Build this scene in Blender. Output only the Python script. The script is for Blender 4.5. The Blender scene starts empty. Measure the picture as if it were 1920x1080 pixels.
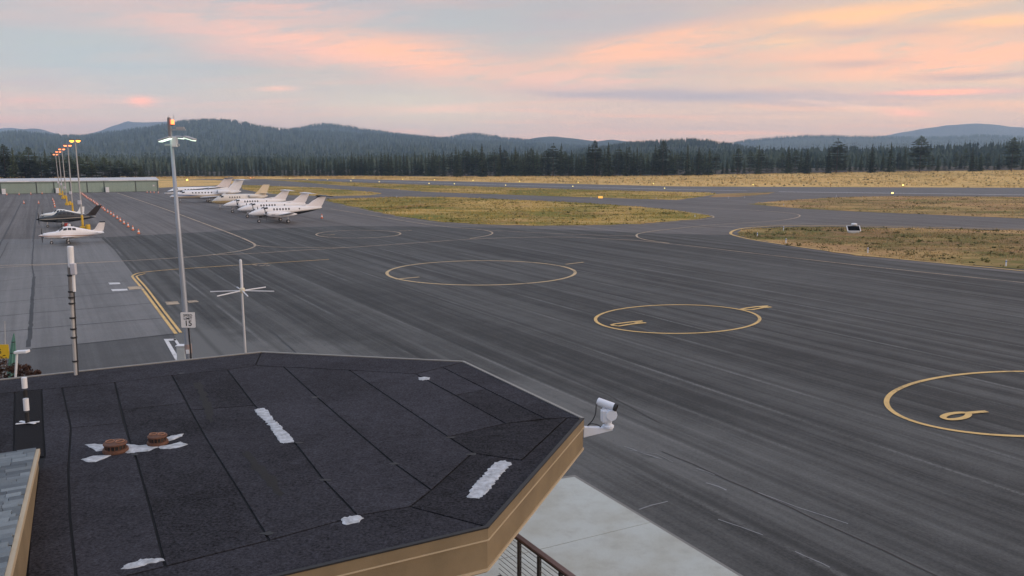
import bpy, bmesh, math, random
from mathutils import Vector, Matrix, noise as mnoise

# ------------------------------------------------------------------ camera
SC = bpy.context.scene
COL = SC.collection
FPX, HOR, CAMH = 1480.0, 304.0, 10.5          # focal length and horizon row in photo pixels, eye height in metres
PITCH = math.atan((540.0 - HOR) / FPX)
cam = bpy.data.cameras.new('camera')
cam.sensor_width = 36.0
cam.lens = FPX / 1920.0 * 36.0
cam.clip_start = 0.1
cam.clip_end = 90000.0
camo = bpy.data.objects.new('camera', cam)
COL.objects.link(camo)
camo.location = (0, 0, CAMH)
camo.rotation_euler = (math.pi / 2 - PITCH, 0, 0)
SC.camera = camo

# ------------------------------------------------------------------ light and exposure
SUN_AZ, SUN_EL = math.radians(100.0), math.radians(9.0)     # azimuth clockwise from the view direction
SC.view_settings.view_transform = 'Standard'
SC.view_settings.look = 'None'
SC.view_settings.exposure = 0.15
SC.view_settings.gamma = 1.0
SC.view_settings.use_curve_mapping = False
SC.cycles.use_denoising = True
SC.cycles.use_adaptive_sampling = True
SC.cycles.adaptive_threshold = 0.02
SC.cycles.max_bounces = 4
SC.cycles.diffuse_bounces = 2
SC.cycles.glossy_bounces = 2
SC.cycles.volume_bounces = 1
SC.cycles.transparent_max_bounces = 4

world = bpy.data.worlds.new('World')
SC.world = world
world.use_nodes = True
world.cycles.sampling_method = 'MANUAL'
world.cycles.sample_map_resolution = 256


class NT:
    """a small shorthand for node trees"""
    def __init__(self, tree):
        self.t = tree
        self.n = tree.nodes
        self.l = tree.links

    def node(self, typ, **kw):
        nd = self.n.new(typ)
        for k, v in kw.items():
            setattr(nd, k, v)
        return nd

    def put(self, sock, v):
        if hasattr(v, 'is_output') or hasattr(v, 'links'):
            self.l.new(v, sock)
        elif isinstance(v, (tuple, list)) and len(v) == 3 and sock.type == 'RGBA':
            sock.default_value = (*v, 1)
        else:
            sock.default_value = v

    def m(self, op, a, b=None, c=None, clamp=False):
        nd = self.node('ShaderNodeMath', operation=op, use_clamp=clamp)
        self.put(nd.inputs[0], a)
        if b is not None:
            self.put(nd.inputs[1], b)
        if c is not None:
            self.put(nd.inputs[2], c)
        return nd.outputs[0]

    def vm(self, op, a, b=None):
        nd = self.node('ShaderNodeVectorMath', operation=op)
        self.put(nd.inputs[0], a)
        if b is not None:
            self.put(nd.inputs[1], b)
        return nd.outputs[0]

    def sep(self, v):
        nd = self.node('ShaderNodeSeparateXYZ')
        self.put(nd.inputs[0], v)
        return nd.outputs

    def comb(self, x, y, z):
        nd = self.node('ShaderNodeCombineXYZ')
        for i, v in enumerate((x, y, z)):
            self.put(nd.inputs[i], v)
        return nd.outputs[0]

    def mix(self, f, a, b, blend='MIX'):
        nd = self.node('ShaderNodeMix', data_type='RGBA', blend_type=blend)
        self.put(nd.inputs[0], f)
        self.put(nd.inputs[6], a)
        self.put(nd.inputs[7], b)
        return nd.outputs[2]

    def noise(self, vec, scale=1.0, detail=4.0, rough=0.55, dist=0.0):
        nd = self.node('ShaderNodeTexNoise')
        self.put(nd.inputs['Vector'], vec)
        nd.inputs['Scale'].default_value = scale
        nd.inputs['Detail'].default_value = detail
        nd.inputs['Roughness'].default_value = rough
        nd.inputs['Distortion'].default_value = dist
        return nd.outputs[0]

    def ramp(self, f, pts, interp='LINEAR'):
        nd = self.node('ShaderNodeValToRGB')
        cr = nd.color_ramp
        cr.interpolation = interp
        while len(cr.elements) > 1:
            cr.elements.remove(cr.elements[-1])
        cr.elements[0].position = pts[0][0]
        cr.elements[0].color = (*pts[0][1], 1)
        for p, c in pts[1:]:
            e = cr.elements.new(p)
            e.color = (*c, 1)
        self.put(nd.inputs[0], f)
        return nd.outputs[0]

    def smooth(self, v, a, b):
        nd = self.node('ShaderNodeMapRange', interpolation_type='SMOOTHSTEP')
        self.put(nd.inputs[0], v)
        nd.inputs[1].default_value = a
        nd.inputs[2].default_value = b
        return nd.outputs[0]


def lin(r, g, b):
    f = lambda c: (c / 255 / 12.92) if c <= 10 else ((c / 255 + 0.055) / 1.055) ** 2.4
    return (f(r), f(g), f(b))


def ray(px, py):
    """direction into the place for a photo position"""
    v = Vector(((px - 960) / FPX, (540 - py) / FPX, -1.0))
    return (Matrix.Rotation(math.pi / 2 - PITCH, 3, 'X') @ v).normalized()


def azel(px, py):
    d = ray(px, py)
    return math.atan2(d.x, d.y), math.asin(d.z)


def build_sky():
    t = NT(world.node_tree)
    for nd in list(t.n):
        t.n.remove(nd)
    out = t.node('ShaderNodeOutputWorld')
    bg = t.node('ShaderNodeBackground')
    t.l.new(bg.outputs[0], out.inputs[0])
    tc = t.node('ShaderNodeTexCoord')
    d = t.vm('NORMALIZE', tc.outputs['Generated'])
    x, y, z = t.sep(d)
    az = t.m('ARCTAN2', x, y)
    el = t.m('ARCSINE', z)
    sky = t.node('ShaderNodeTexSky', sky_type='NISHITA', sun_disc=False)
    sky.sun_elevation = SUN_EL
    sky.sun_rotation = SUN_AZ
    sky.altitude = 1200
    sky.air_density = 1.0
    sky.dust_density = 2.0
    nish = t.mix(1.0, sky.outputs[0], (0.05, 0.05, 0.05), 'MULTIPLY')
    # thin veil of dusk haze and high cloud over the clear sky
    veil = t.ramp(t.m('MULTIPLY', el, 1 / math.radians(60)), [
        (0.0, lin(202, 176, 176)), (0.03, lin(203, 180, 180)), (0.06, lin(196, 184, 183)),
        (0.10, lin(184, 184, 184)), (0.15, lin(172, 182, 190)), (0.22, lin(174, 183, 195)), (0.6, lin(170, 186, 208)), (1.0, lin(166, 186, 214))])
    high = t.m('SUBTRACT', 1.0, t.m('MULTIPLY', t.smooth(el, math.radians(13), math.radians(40)), 0.7))
    warm = t.smooth(az, math.radians(-15), math.radians(30))
    veil = t.mix(t.m('MULTIPLY', warm, 0.55), veil, lin(224, 194, 170))
    col = t.mix(0.85, nish, veil)
    # streaked cloud noise on a high sheet
    zz = t.m('ADD', t.m('MAXIMUM', z, 0.0), 0.06)
    pc = t.comb(t.m('DIVIDE', x, zz), t.m('DIVIDE', y, zz), 0.0)
    rot = t.node('ShaderNodeMapping')
    t.put(rot.inputs['Vector'], pc)
    rot.inputs['Rotation'].default_value = (0, 0, math.radians(-14))
    rot.inputs['Scale'].default_value = (0.55, 1.5, 1.0)
    n1 = t.noise(rot.outputs[0], 0.75, 4, 0.60, 0.4)
    n2 = t.noise(t.vm('ADD', rot.outputs[0], (7.3, 2.1, 0)), 1.6, 4, 0.62)
    uv = t.comb(t.m('MULTIPLY', az, 8.0), t.m('MULTIPLY_ADD', az, -6.0, t.m('MULTIPLY', el, 66.0)), 0.0)
    fine = t.noise(uv, 1.25, 6, 0.70, 0.6)
    warp = t.noise(uv, 0.55, 1, 0.5)
    ew = t.m('ADD', el, t.m('MULTIPLY', t.m('SUBTRACT', warp, 0.5), 0.013))
    # colour of lit cloud: pink away from the sun, orange towards it
    lit = t.mix(t.smooth(az, math.radians(-25), math.radians(28)), lin(240, 172, 158), lin(255, 184, 132))
    grey = t.mix(warm, lin(160, 160, 174), lin(186, 168, 166))
    col = t.mix(t.m('MULTIPLY', t.smooth(n2, 0.40, 0.78), t.m('MULTIPLY', high, 0.45)), col, grey)
    col = t.mix(t.m('MULTIPLY', t.smooth(n1, 0.45, 0.80), t.m('MULTIPLY', high, 0.45)), col, lit)

    col = t.mix(t.m('MULTIPLY', t.smooth(fine, 0.46, 0.70), t.m('MULTIPLY', high, 0.34)), col, t.mix(warm, lin(168, 163, 172), lin(190, 170, 164)))
    thin = {}

    def band(px0, py0, px1, py1, hw, amt, colour, lo=0.26, hi=0.60):
        """one long cloud between two places in the sky, thinned by the fine noise"""
        nonlocal col
        a0, e0 = azel(px0, py0)
        a1, e1 = azel(px1, py1)
        ac, ec = (a0 + a1) / 2, (e0 + e1) / 2
        sl = (e1 - e0) / (a1 - a0)
        su = (a1 - a0) / 2 * 0.85
        sv = hw / FPX
        da = t.m('SUBTRACT', az, ac)
        dv = t.m('SUBTRACT', t.m('MULTIPLY_ADD', da, -sl, ew), ec)
        q = t.m('MULTIPLY_ADD', t.m('MULTIPLY', da, da), -1 / su ** 2, t.m('MULTIPLY', t.m('MULTIPLY', dv, dv), -1 / sv ** 2))
        g = t.m('EXPONENT', q)
        if (lo, hi) not in thin:
            thin[(lo, hi)] = t.smooth(fine, lo, hi)
        k = t.m('MULTIPLY', g, thin[(lo, hi)])
        col = t.mix(t.m('MULTIPLY', k, amt * 0.88, clamp=True), col, colour)

    pink, oran, gold = lin(234, 184, 170), lin(243, 184, 152), lin(248, 193, 145)
    blue, lav = lin(162, 179, 190), lin(170, 167, 178)
    band(-150, 90, 480, 150, 62, 0.8, blue, 0.1, 0.5)
    band(560, 190, 1000, 215, 40, 0.5, lin(190, 198, 188), 0.1, 0.5)
    band(950, 55, 1500, 20, 45, 0.7, lav, 0.2, 0.6)
    band(120, 0, 980, 140, 34, 1.0, pink, 0.15, 0.62)
    band(560, 70, 960, 128, 28, 0.9, oran, 0.18, 0.62)
    band(300, -5, 760, 30, 16, 0.6, pink)
    band(900, 150, 1300, 150, 22, 0.6, pink, 0.3, 0.6)
    band(1000, 130, 1440, 35, 24, 1.0, oran, 0.18, 0.6)
    band(1050, 105, 1420, 95, 20, 0.7, oran)
    band(1330, 60, 1960, -20, 17, 1.05, gold, 0.26, 0.54)
    band(1380, 110, 2000, 80, 26, 0.95, oran, 0.28, 0.58)
    band(1400, 84, 1560, 72, 9, 0.5, lin(252, 202, 146))
    band(1720, 60, 2000, 38, 12, 1.15, gold, 0.22, 0.5)
    band(1500, 138, 2050, 108, 15, 1.0, oran)
    band(1760, 125, 2000, 78, 12, 0.8, oran)
    band(1350, 50, 2050, 58, 9, 0.65, lin(172, 160, 168))
    band(1000, 170, 1700, 188, 13, 1.1, lin(158, 156, 170), 0.15, 0.45)
    band(1400, 182, 2100, 168, 10, 0.9, lin(172, 162, 170), 0.22, 0.5)
    band(980, 172, 1250, 182, 6, 0.9, lin(156, 154, 168), 0.2, 0.5)
    band(1690, 145, 2000, 132, 5, 0.9, lin(166, 154, 160), 0.2, 0.5)
    band(1500, 122, 1720, 116, 8, 0.8, lin(184, 162, 160), 0.2, 0.5)
    band(1640, 174, 1900, 170, 5, 1.0, lin(252, 178, 150), 0.2, 0.5)
    band(1480, 190, 1680, 205, 5, 0.8, lin(238, 205, 180), 0.2, 0.5)
    band(1380, 196, 1760, 196, 5, 0.7, lin(168, 158, 168), 0.2, 0.5)
    band(1640, 210, 1760, 216, 6, 0.7, lin(245, 180, 160), 0.2, 0.5)
    band(-100, 150, 300, 155, 12, 0.6, lin(170, 165, 176), 0.3, 0.6)
    band(236, 189, 292, 189, 7, 1.0, lin(240, 180, 168), 0.1, 0.4)
    band(480, 168, 560, 167, 4, 0.7, lin(232, 190, 176), 0.1, 0.4)
    band(700, 205, 1000, 205, 8, 0.5, lin(232, 190, 178), 0.3, 0.6)
    # the glow gains towards the horizon, where the evening haze in front of it takes light away
    gain = t.ramp(t.m('MULTIPLY', el, 1 / math.radians(30)), [(0.0, (2.35, 1.85, 1.42)), (0.10, (2.12, 1.74, 1.4)), (0.2, (1.55, 1.42, 1.28)), (0.36, (1.30, 1.24, 1.16)), (0.7, (1.3, 1.3, 1.3)), (1.0, (1.4, 1.4, 1.4))])
    t.put(bg.inputs[0], t.mix(1.0, col, gain, 'MULTIPLY'))
    bg.inputs[1].default_value = 1.0


build_sky()

sun = bpy.data.lights.new('sun', 'SUN')
sun.energy = 1.4
sun.angle = math.radians(14)
sun.color = (1.0, 0.78, 0.62)
suno = bpy.data.objects.new('sun', sun)
COL.objects.link(suno)
sd = Vector((math.sin(SUN_AZ) * math.cos(SUN_EL), math.cos(SUN_AZ) * math.cos(SUN_EL), math.sin(SUN_EL)))
suno.rotation_euler = sd.to_track_quat('Z', 'Y').to_euler()
suno.location = (40, 0, 60)

# ------------------------------------------------------------------ helpers
R = random.Random(7)


def P(px, py, z=0.0):
    """place on a level surface at height z that the photo shows at px, py"""
    d = ray(px, py)
    k = (z - CAMH) / d.z
    return Vector((d.x * k, d.y * k, z))


def PD(px, py, dist):
    """place at forward distance dist"""
    d = ray(px, py)
    k = dist / d.y
    return Vector((d.x * k, dist, CAMH + d.z * k))


def Pplane(px, py, p0, nrm):
    d = ray(px, py)
    c = Vector((0, 0, CAMH))
    k = (p0 - c).dot(nrm) / d.dot(nrm)
    return c + d * k


class MB:
    def __init__(self):
        self.v = []
        self.f = []

    def add(self, vs, fs):
        o = len(self.v)
        self.v += [tuple(v) for v in vs]
        self.f += [tuple(i + o for i in f) for f in fs]
        return self

    def box(self, c, s, M=None):
        x, y, z = s[0] / 2, s[1] / 2, s[2] / 2
        vs = [Vector((a, b, e)) for a in (-x, x) for b in (-y, y) for e in (-z, z)]
        if M is not None:
            vs = [M @ v for v in vs]
        c = Vector(c)
        return self.add([v + c for v in vs], [(0, 1, 3, 2), (4, 6, 7, 5), (0, 4, 5, 1), (2, 3, 7, 6), (0, 2, 6, 4), (1, 5, 7, 3)])

    def tube(self, pts, rad, n=8, caps=True):
        pts = [Vector(p) for p in pts]
        if not isinstance(rad, (list, tuple)):
            rad = [rad] * len(pts)
        vs, fs = [], []
        u = None
        for i, p in enumerate(pts):
            a = pts[max(i - 1, 0)]
            b = pts[min(i + 1, len(pts) - 1)]
            t = (b - a).normalized()
            if u is None:
                u = t.orthogonal().normalized()
            else:
                u = (u - t * u.dot(t))
                u = u.normalized() if u.length > 1e-6 else t.orthogonal().normalized()
            w = t.cross(u)
            for k in range(n):
                an = 2 * math.pi * k / n
                vs.append(p + (u * math.cos(an) + w * math.sin(an)) * rad[i])
        for i in range(len(pts) - 1):
            for k in range(n):
                k2 = (k + 1) % n
                fs.append((i * n + k, i * n + k2, (i + 1) * n + k2, (i + 1) * n + k))
        if caps:
            fs.append(tuple(range(n - 1, -1, -1)))
            fs.append(tuple((len(pts) - 1) * n + k for k in range(n)))
        return self.add(vs, fs)

    def lathe(self, prof, c=(0, 0, 0), n=16, M=None):
        """prof: (radius, height) pairs round the local z axis"""
        c = Vector(c)
        vs, fs = [], []
        for r, h in prof:
            for k in range(n):
                a = 2 * math.pi * k / n
                v = Vector((r * math.cos(a), r * math.sin(a), h))
                vs.append((M @ v if M is not None else v) + c)
        for i in range(len(prof) - 1):
            for k in range(n):
                k2 = (k + 1) % n
                fs.append((i * n + k, i * n + k2, (i + 1) * n + k2, (i + 1) * n + k))
        fs.append(tuple(range(n - 1, -1, -1)))
        fs.append(tuple((len(prof) - 1) * n + k for k in range(n)))
        return self.add(vs, fs)

    def prism(self, pts, z0, z1):
        """closed prism over a polygon of (x, y) or vectors"""
        n = len(pts)
        a = sum(pts[i][0] * pts[(i + 1) % n][1] - pts[(i + 1) % n][0] * pts[i][1] for i in range(n))
        if a < 0:
            pts = list(reversed(pts))
        vs = [(p[0], p[1], z0) for p in pts] + [(p[0], p[1], z1) for p in pts]
        fs = [tuple(range(n - 1, -1, -1)), tuple(range(n, 2 * n))]
        for i in range(n):
            j = (i + 1) % n
            fs.append((i, j, n + j, n + i))
        return self.add(vs, fs)

    def sheet(self, pts, z):
        n = len(pts)
        a = sum(pts[i][0] * pts[(i + 1) % n][1] - pts[(i + 1) % n][0] * pts[i][1] for i in range(n))
        if a < 0:
            pts = list(reversed(pts))
        return self.add([(p[0], p[1], z) for p in pts], [tuple(range(n))])

    def strip(self, pts, w, z, closed=False):
        """flat painted line of width w along points"""
        pts = [Vector((p[0], p[1], 0)) for p in pts]
        n = len(pts)
        vs, fs = [], []
        for i, p in enumerate(pts):
            if closed:
                a, b = pts[i - 1], pts[(i + 1) % n]
            else:
                a, b = pts[max(i - 1, 0)], pts[min(i + 1, n - 1)]
            t = (b - a).normalized()
            q = Vector((-t.y, t.x, 0)) * w / 2
            vs += [(p.x - q.x, p.y - q.y, z), (p.x + q.x, p.y + q.y, z)]
        for i in range(n if closed else n - 1):
            j = (i + 1) % n
            fs.append((2 * i, 2 * j, 2 * j + 1, 2 * i + 1))
        return self.add(vs, fs)

    def build(self, name, mat, parent=None, smooth=False, tri=False):
        me = bpy.data.meshes.new(name)
        me.from_pydata(self.v, [], self.f)
        if tri:
            bm = bmesh.new()
            bm.from_mesh(me)
            bmesh.ops.triangulate(bm, faces=bm.faces[:])
            bm.to_mesh(me)
            bm.free()
        me.update()
        if mat is not None:
            me.materials.append(mat)
        if smooth:
            me.polygons.foreach_set('use_smooth', [True] * len(me.polygons))
        o = bpy.data.objects.new(name, me)
        COL.objects.link(o)
        if parent is not None:
            o.parent = parent
        return o


def bevel(o, w, seg=1):
    bm = bmesh.new()
    bm.from_mesh(o.data)
    bmesh.ops.remove_doubles(bm, verts=bm.verts[:], dist=1e-5)
    es = [e for e in bm.edges if len(e.link_faces) == 2 and e.calc_face_angle(0) > 0.5]
    bmesh.ops.bevel(bm, geom=es, offset=w, segments=seg, affect='EDGES', clamp_overlap=True)
    bm.to_mesh(o.data)
    bm.free()
    return o


def tag(o, label=None, cat=None, group=None, kind=None):
    for k, v in (('label', label), ('category', cat), ('group', group), ('kind', kind)):
        if v:
            o[k] = v
    return o


def thing(name, label, cat, loc=(0, 0, 0), rz=0.0, group=None):
    e = bpy.data.objects.new(name, None)
    e.empty_display_size = 0.3
    COL.objects.link(e)
    e.location = loc
    e.rotation_euler = (0, 0, rz)
    tag(e, label, cat, group)
    return e


KIDS = {}


def copy_tree(o, parent=None):
    c = o.copy()
    COL.objects.link(c)
    c.parent = parent
    if o.name not in KIDS:
        KIDS[o.name] = [k for k in bpy.data.objects if k.parent == o]
    for ch in KIDS[o.name]:
        copy_tree(ch, c)
    return c


def smooth_path(pts, sub=6, closed=False):
    """Catmull-Rom through points"""
    pts = [Vector(p) for p in pts]
    n = len(pts)
    out = []
    segs = n if closed else n - 1
    for i in range(segs):
        if closed:
            p0, p1, p2, p3 = pts[i - 1], pts[i], pts[(i + 1) % n], pts[(i + 2) % n]
        else:
            p0, p1, p2, p3 = pts[max(i - 1, 0)], pts[i], pts[i + 1], pts[min(i + 2, n - 1)]
        for k in range(sub):
            t = k / sub
            out.append(0.5 * ((2 * p1) + (p2 - p0) * t + (2 * p0 - 5 * p1 + 4 * p2 - p3) * t * t + (3 * p1 - p0 - 3 * p2 + p3) * t ** 3))
    if not closed:
        out.append(pts[-1])
    return out


# ------------------------------------------------------------------ materials
MATS = {}


def mat(name, col, rough=0.6, metal=0.0, var=0.12, scale=3.0, bump=0.0, bscale=40.0, emit=0.0, spec=None, vec='Object', rnd=0.0):
    """plain painted / metal / fabric surface with uneven tone and fine relief"""
    if name in MATS:
        return MATS[name]
    m = bpy.data.materials.new(name)
    m.use_nodes = True
    t = NT(m.node_tree)
    b = t.n['Principled BSDF']
    tc = t.node('ShaderNodeTexCoord')
    v = tc.outputs[vec]
    n = t.noise(v, scale, 5, 0.6)
    f = t.m('MULTIPLY_ADD', t.m('SUBTRACT', n, 0.5), 2 * var, 1.0)
    if rnd:
        oi = t.node('ShaderNodeObjectInfo')
        f = t.m('MULTIPLY', f, t.m('MULTIPLY_ADD', t.m('SUBTRACT', oi.outputs['Random'], 0.5), 2 * rnd, 1.0))
    c = t.mix(1.0, (*col, 1) if len(col) == 3 else col, t.comb(f, f, f), 'MULTIPLY')
    t.put(b.inputs['Base Color'], c)
    b.inputs['Roughness'].default_value = rough
    b.inputs['Metallic'].default_value = metal
    if spec is not None:
        b.inputs['Specular IOR Level'].default_value = spec
    if emit:
        b.inputs['Emission Color'].default_value = (*col[:3], 1)
        b.inputs['Emission Strength'].default_value = emit
    if bump:
        bn = t.node('ShaderNodeBump')
        bn.inputs['Strength'].default_value = bump
        bn.inputs['Distance'].default_value = 0.02
        t.put(bn.inputs['Height'], t.noise(v, bscale, 4, 0.6))
        t.l.new(bn.outputs[0], b.inputs['Normal'])
    MATS[name] = m
    return m


AX = math.atan2(77 - 960, FPX)                 # azimuth along which the apron was paved
AXD = Vector((math.sin(AX), math.cos(AX), 0))


def pavement(name, dark, light, streak=0.5, seam=0.0, patch=0.35, tint=None, lane=4.2, wear=False):
    m = bpy.data.materials.new(name)
    m.use_nodes = True
    t = NT(m.node_tree)
    b = t.n['Principled BSDF']
    tc = t.node('ShaderNodeTexCoord')
    mp = t.node('ShaderNodeMapping', vector_type='POINT')
    t.put(mp.inputs['Vector'], tc.outputs['Object'])
    mp.inputs['Rotation'].default_value = (0, 0, AX)     # local y runs along the paving
    x, y, z = t.sep(mp.outputs[0])
    wob = t.noise(t.comb(0.0, t.m('MULTIPLY', y, 0.05), 0.0), 1.0, 3, 0.5)
    xw = t.m('ADD', x, t.m('MULTIPLY', wob, 0.22))
    st1 = t.noise(t.comb(t.m('MULTIPLY', xw, 0.62), t.m('MULTIPLY', y, 0.009), 0.0), 1.0, 4, 0.62)
    st2 = t.noise(t.comb(t.m('MULTIPLY', xw, 3.8), t.m('MULTIPLY', y, 0.045), 3.0), 1.0, 5, 0.72)
    big = t.noise(mp.outputs[0], 0.045, 3, 0.6, 0.5)
    mid = t.noise(mp.outputs[0], 0.55, 4, 0.65)
    grain = t.noise(mp.outputs[0], 11.0, 3, 0.75)
    f = t.m('ADD', t.m('MULTIPLY', t.smooth(st1, 0.32, 0.68), streak), t.m('MULTIPLY', t.m('SUBTRACT', st2, 0.5), streak * 2.0))
    f = t.m('ADD', f, t.m('MULTIPLY', t.m('SUBTRACT', big, 0.42), patch * 2.2))
    f = t.m('ADD', f, t.m('MULTIPLY', t.m('SUBTRACT', mid, 0.5), 0.55))
    if wear:
        # a broad scuffed swath along the building front, its edge broken by noise
        a, b2 = P(330, 660), P(1700, 960)
        dx = (b2 - a).normalized()
        gx, gy, gz = t.sep(tc.outputs['Object'])
        u = t.m('MULTIPLY_ADD', t.m('SUBTRACT', gx, a.x), dx.x, t.m('MULTIPLY', t.m('SUBTRACT', gy, a.y), dx.y))
        v = t.m('MULTIPLY_ADD', t.m('SUBTRACT', gx, a.x), -dx.y, t.m('MULTIPLY', t.m('SUBTRACT', gy, a.y), dx.x))
        v = t.m('ADD', v, t.m('MULTIPLY', t.m('SUBTRACT', t.noise(tc.outputs['Object'], 0.16, 4, 0.6), 0.5), 9.0))
        w = t.m('MULTIPLY', t.m('SUBTRACT', 1.0, t.smooth(t.m('ABSOLUTE', v), 1.0, 7.5)), t.m('SUBTRACT', 1.0, t.smooth(u, 12.0, 42.0)))
        f = t.m('ADD', f, t.m('MULTIPLY', w, 1.05))
    f = t.m('ADD', f, t.m('MULTIPLY', t.m('SUBTRACT', grain, 0.5), 0.9), clamp=True)
    c = t.mix(f, (*dark, 1), (*light, 1))
    if seam:
        # pale scuffed seams where two paving lanes meet, broken along their length
        ph = t.m('FRACT', t.m('DIVIDE', t.m('ADD', x, t.m('MULTIPLY', wob, 0.25)), lane))
        e = t.m('ABSOLUTE', t.m('SUBTRACT', ph, 0.5))
        ln = t.m('SUBTRACT', 1.0, t.smooth(e, 0.0, 0.06))
        br = t.noise(t.comb(t.m('MULTIPLY', x, 0.24), t.m('MULTIPLY', y, 0.06), 9.0), 1.0, 4, 0.7)
        k = t.m('MULTIPLY', t.m('MULTIPLY', ln, t.smooth(br, 0.40, 0.70)), t.m('MULTIPLY', seam, t.smooth(grain, 0.25, 0.6)))
        c = t.mix(k, c, (*[min(1, q * 1.55) for q in light], 1))
        # dark roller edge beside each seam
        dk = t.m('SUBTRACT', 1.0, t.smooth(t.m('ABSOLUTE', t.m('SUBTRACT', ph, 0.60)), 0.0, 0.09))
        c = t.mix(t.m('MULTIPLY', dk, 0.42), c, (*[q * 0.8 for q in dark], 1))
        # oil and rubber spots
        sp = t.smooth(t.noise(mp.outputs[0], 0.8, 4, 0.7, 0.6), 0.66, 0.76)
        c = t.mix(t.m('MULTIPLY', sp, 0.55), c, (*[q * 0.55 for q in dark], 1))
    if tint:
        c = t.mix(t.m('MULTIPLY', t.smooth(big, 0.5, 0.75), 0.4), c, (*tint, 1))
    t.put(b.inputs['Base Color'], c)
    b.inputs['Roughness'].default_value = 0.85
    b.inputs['Specular IOR Level'].default_value = 0.25
    bn = t.node('ShaderNodeBump')
    bn.inputs['Strength'].default_value = 0.35
    bn.inputs['Distance'].default_value = 0.01
    t.put(bn.inputs['Height'], t.noise(mp.outputs[0], 60, 3, 0.7))
    t.l.new(bn.outputs[0], b.inputs['Normal'])
    MATS[name] = m
    return m


def grassland(name, gold, green, soil, gk=0.5, sk=0.5):
    m = bpy.data.materials.new(name)
    m.use_nodes = True
    t = NT(m.node_tree)
    b = t.n['Principled BSDF']
    ge = t.node('ShaderNodeNewGeometry')
    pos = ge.outputs['Position']
    x, y, z = t.sep(pos)
    sp = t.comb(t.m('MULTIPLY', x, 0.35), t.m('MULTIPLY', y, 0.8), 0.0)
    big = t.noise(pos, 0.028, 3, 0.6, 0.8)
    mid = t.noise(sp, 0.22, 4, 0.65)
    fin = t.noise(sp, 2.0, 4, 0.7)
    g = t.smooth(t.m('ADD', t.m('MULTIPLY', big, 0.6), t.m('MULTIPLY', mid, 0.4)), gk - 0.10, gk + 0.10)
    c = t.mix(g, (*gold, 1), (*green, 1))
    s = t.smooth(t.m('ADD', t.m('MULTIPLY', t.noise(pos, 0.05, 4, 0.6, 1.5), 0.6), t.m('MULTIPLY', fin, 0.4)), sk - 0.06, sk + 0.10)
    c = t.mix(t.m('MULTIPLY', s, 0.8), c, (*soil, 1))
    ff = t.m('MULTIPLY_ADD', t.m('SUBTRACT', fin, 0.5), 1.5, 1.0)
    c = t.mix(1.0, c, t.comb(ff, ff, ff), 'MULTIPLY')
    t.put(b.inputs['Base Color'], c)
    b.inputs['Roughness'].default_value = 0.95
    b.inputs['Specular IOR Level'].default_value = 0.1
    bn = t.node('ShaderNodeBump')
    bn.inputs['Strength'].default_value = 0.6
    bn.inputs['Distance'].default_value = 0.15
    t.put(bn.inputs['Height'], t.noise(pos, 3.0, 4, 0.7))
    t.l.new(bn.outputs[0], b.inputs['Normal'])
    MATS[name] = m
    return m


def foliage(name, a, c2, scale=0.6, vec='Object', rnd=0.3):
    m = bpy.data.materials.new(name)
    m.use_nodes = True
    t = NT(m.node_tree)
    b = t.n['Principled BSDF']
    tc = t.node('ShaderNodeTexCoord')
    ge = t.node('ShaderNodeNewGeometry')
    oi = t.node('ShaderNodeObjectInfo')
    v = tc.outputs[vec] if vec != 'Position' else ge.outputs['Position']
    n = t.noise(v, scale, 4, 0.65)
    f = t.m('ADD', t.smooth(n, 0.3, 0.7), t.m('MULTIPLY', t.m('SUBTRACT', ge.outputs['Random Per Island'], 0.5), 0.6), clamp=True)
    c = t.mix(f, (*a, 1), (*c2, 1))
    k = t.m('MULTIPLY_ADD', t.m('SUBTRACT', oi.outputs['Random'], 0.5), 2 * rnd, 1.0)
    c = t.mix(1.0, c, t.comb(k, k, k), 'MULTIPLY')
    t.put(b.inputs['Base Color'], c)
    b.inputs['Roughness'].default_value = 0.85
    b.inputs['Specular IOR Level'].default_value = 0.15
    MATS[name] = m
    return m


ASPH = pavement('sealed_asphalt', (0.045, 0.047, 0.048), (0.152, 0.156, 0.154), 0.55, 0.85, 0.24, wear=True, lane=3.1)
OLDASPH = pavement('older_asphalt', (0.112, 0.106, 0.104), (0.230, 0.220, 0.216), 0.50, 0.3, 0.35)
GREYPAD = pavement('grey_apron', (0.160, 0.163, 0.166), (0.280, 0.282, 0.284), 0.40, 0.0, 0.35)
RUNWAY = pavement('runway_asphalt', (0.13, 0.132, 0.138), (0.23, 0.232, 0.238), 0.3, 0.0, 0.2)
WORN = pavement('worn_asphalt', (0.085, 0.087, 0.090), (0.17, 0.174, 0.176), 0.35, 0.1, 0.35)
TURF = grassland('dry_turf', lin(200, 168, 104), lin(120, 120, 58), lin(172, 126, 90), 0.49, 0.56)
TURFR = grassland('dry_turf_brown', lin(200, 164, 112), lin(106, 108, 60), lin(158, 122, 92), 0.51, 0.51)
MEADOW = grassland('golden_meadow', lin(222, 186, 122), lin(142, 122, 70), lin(186, 142, 96), 0.58, 0.60)
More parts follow.
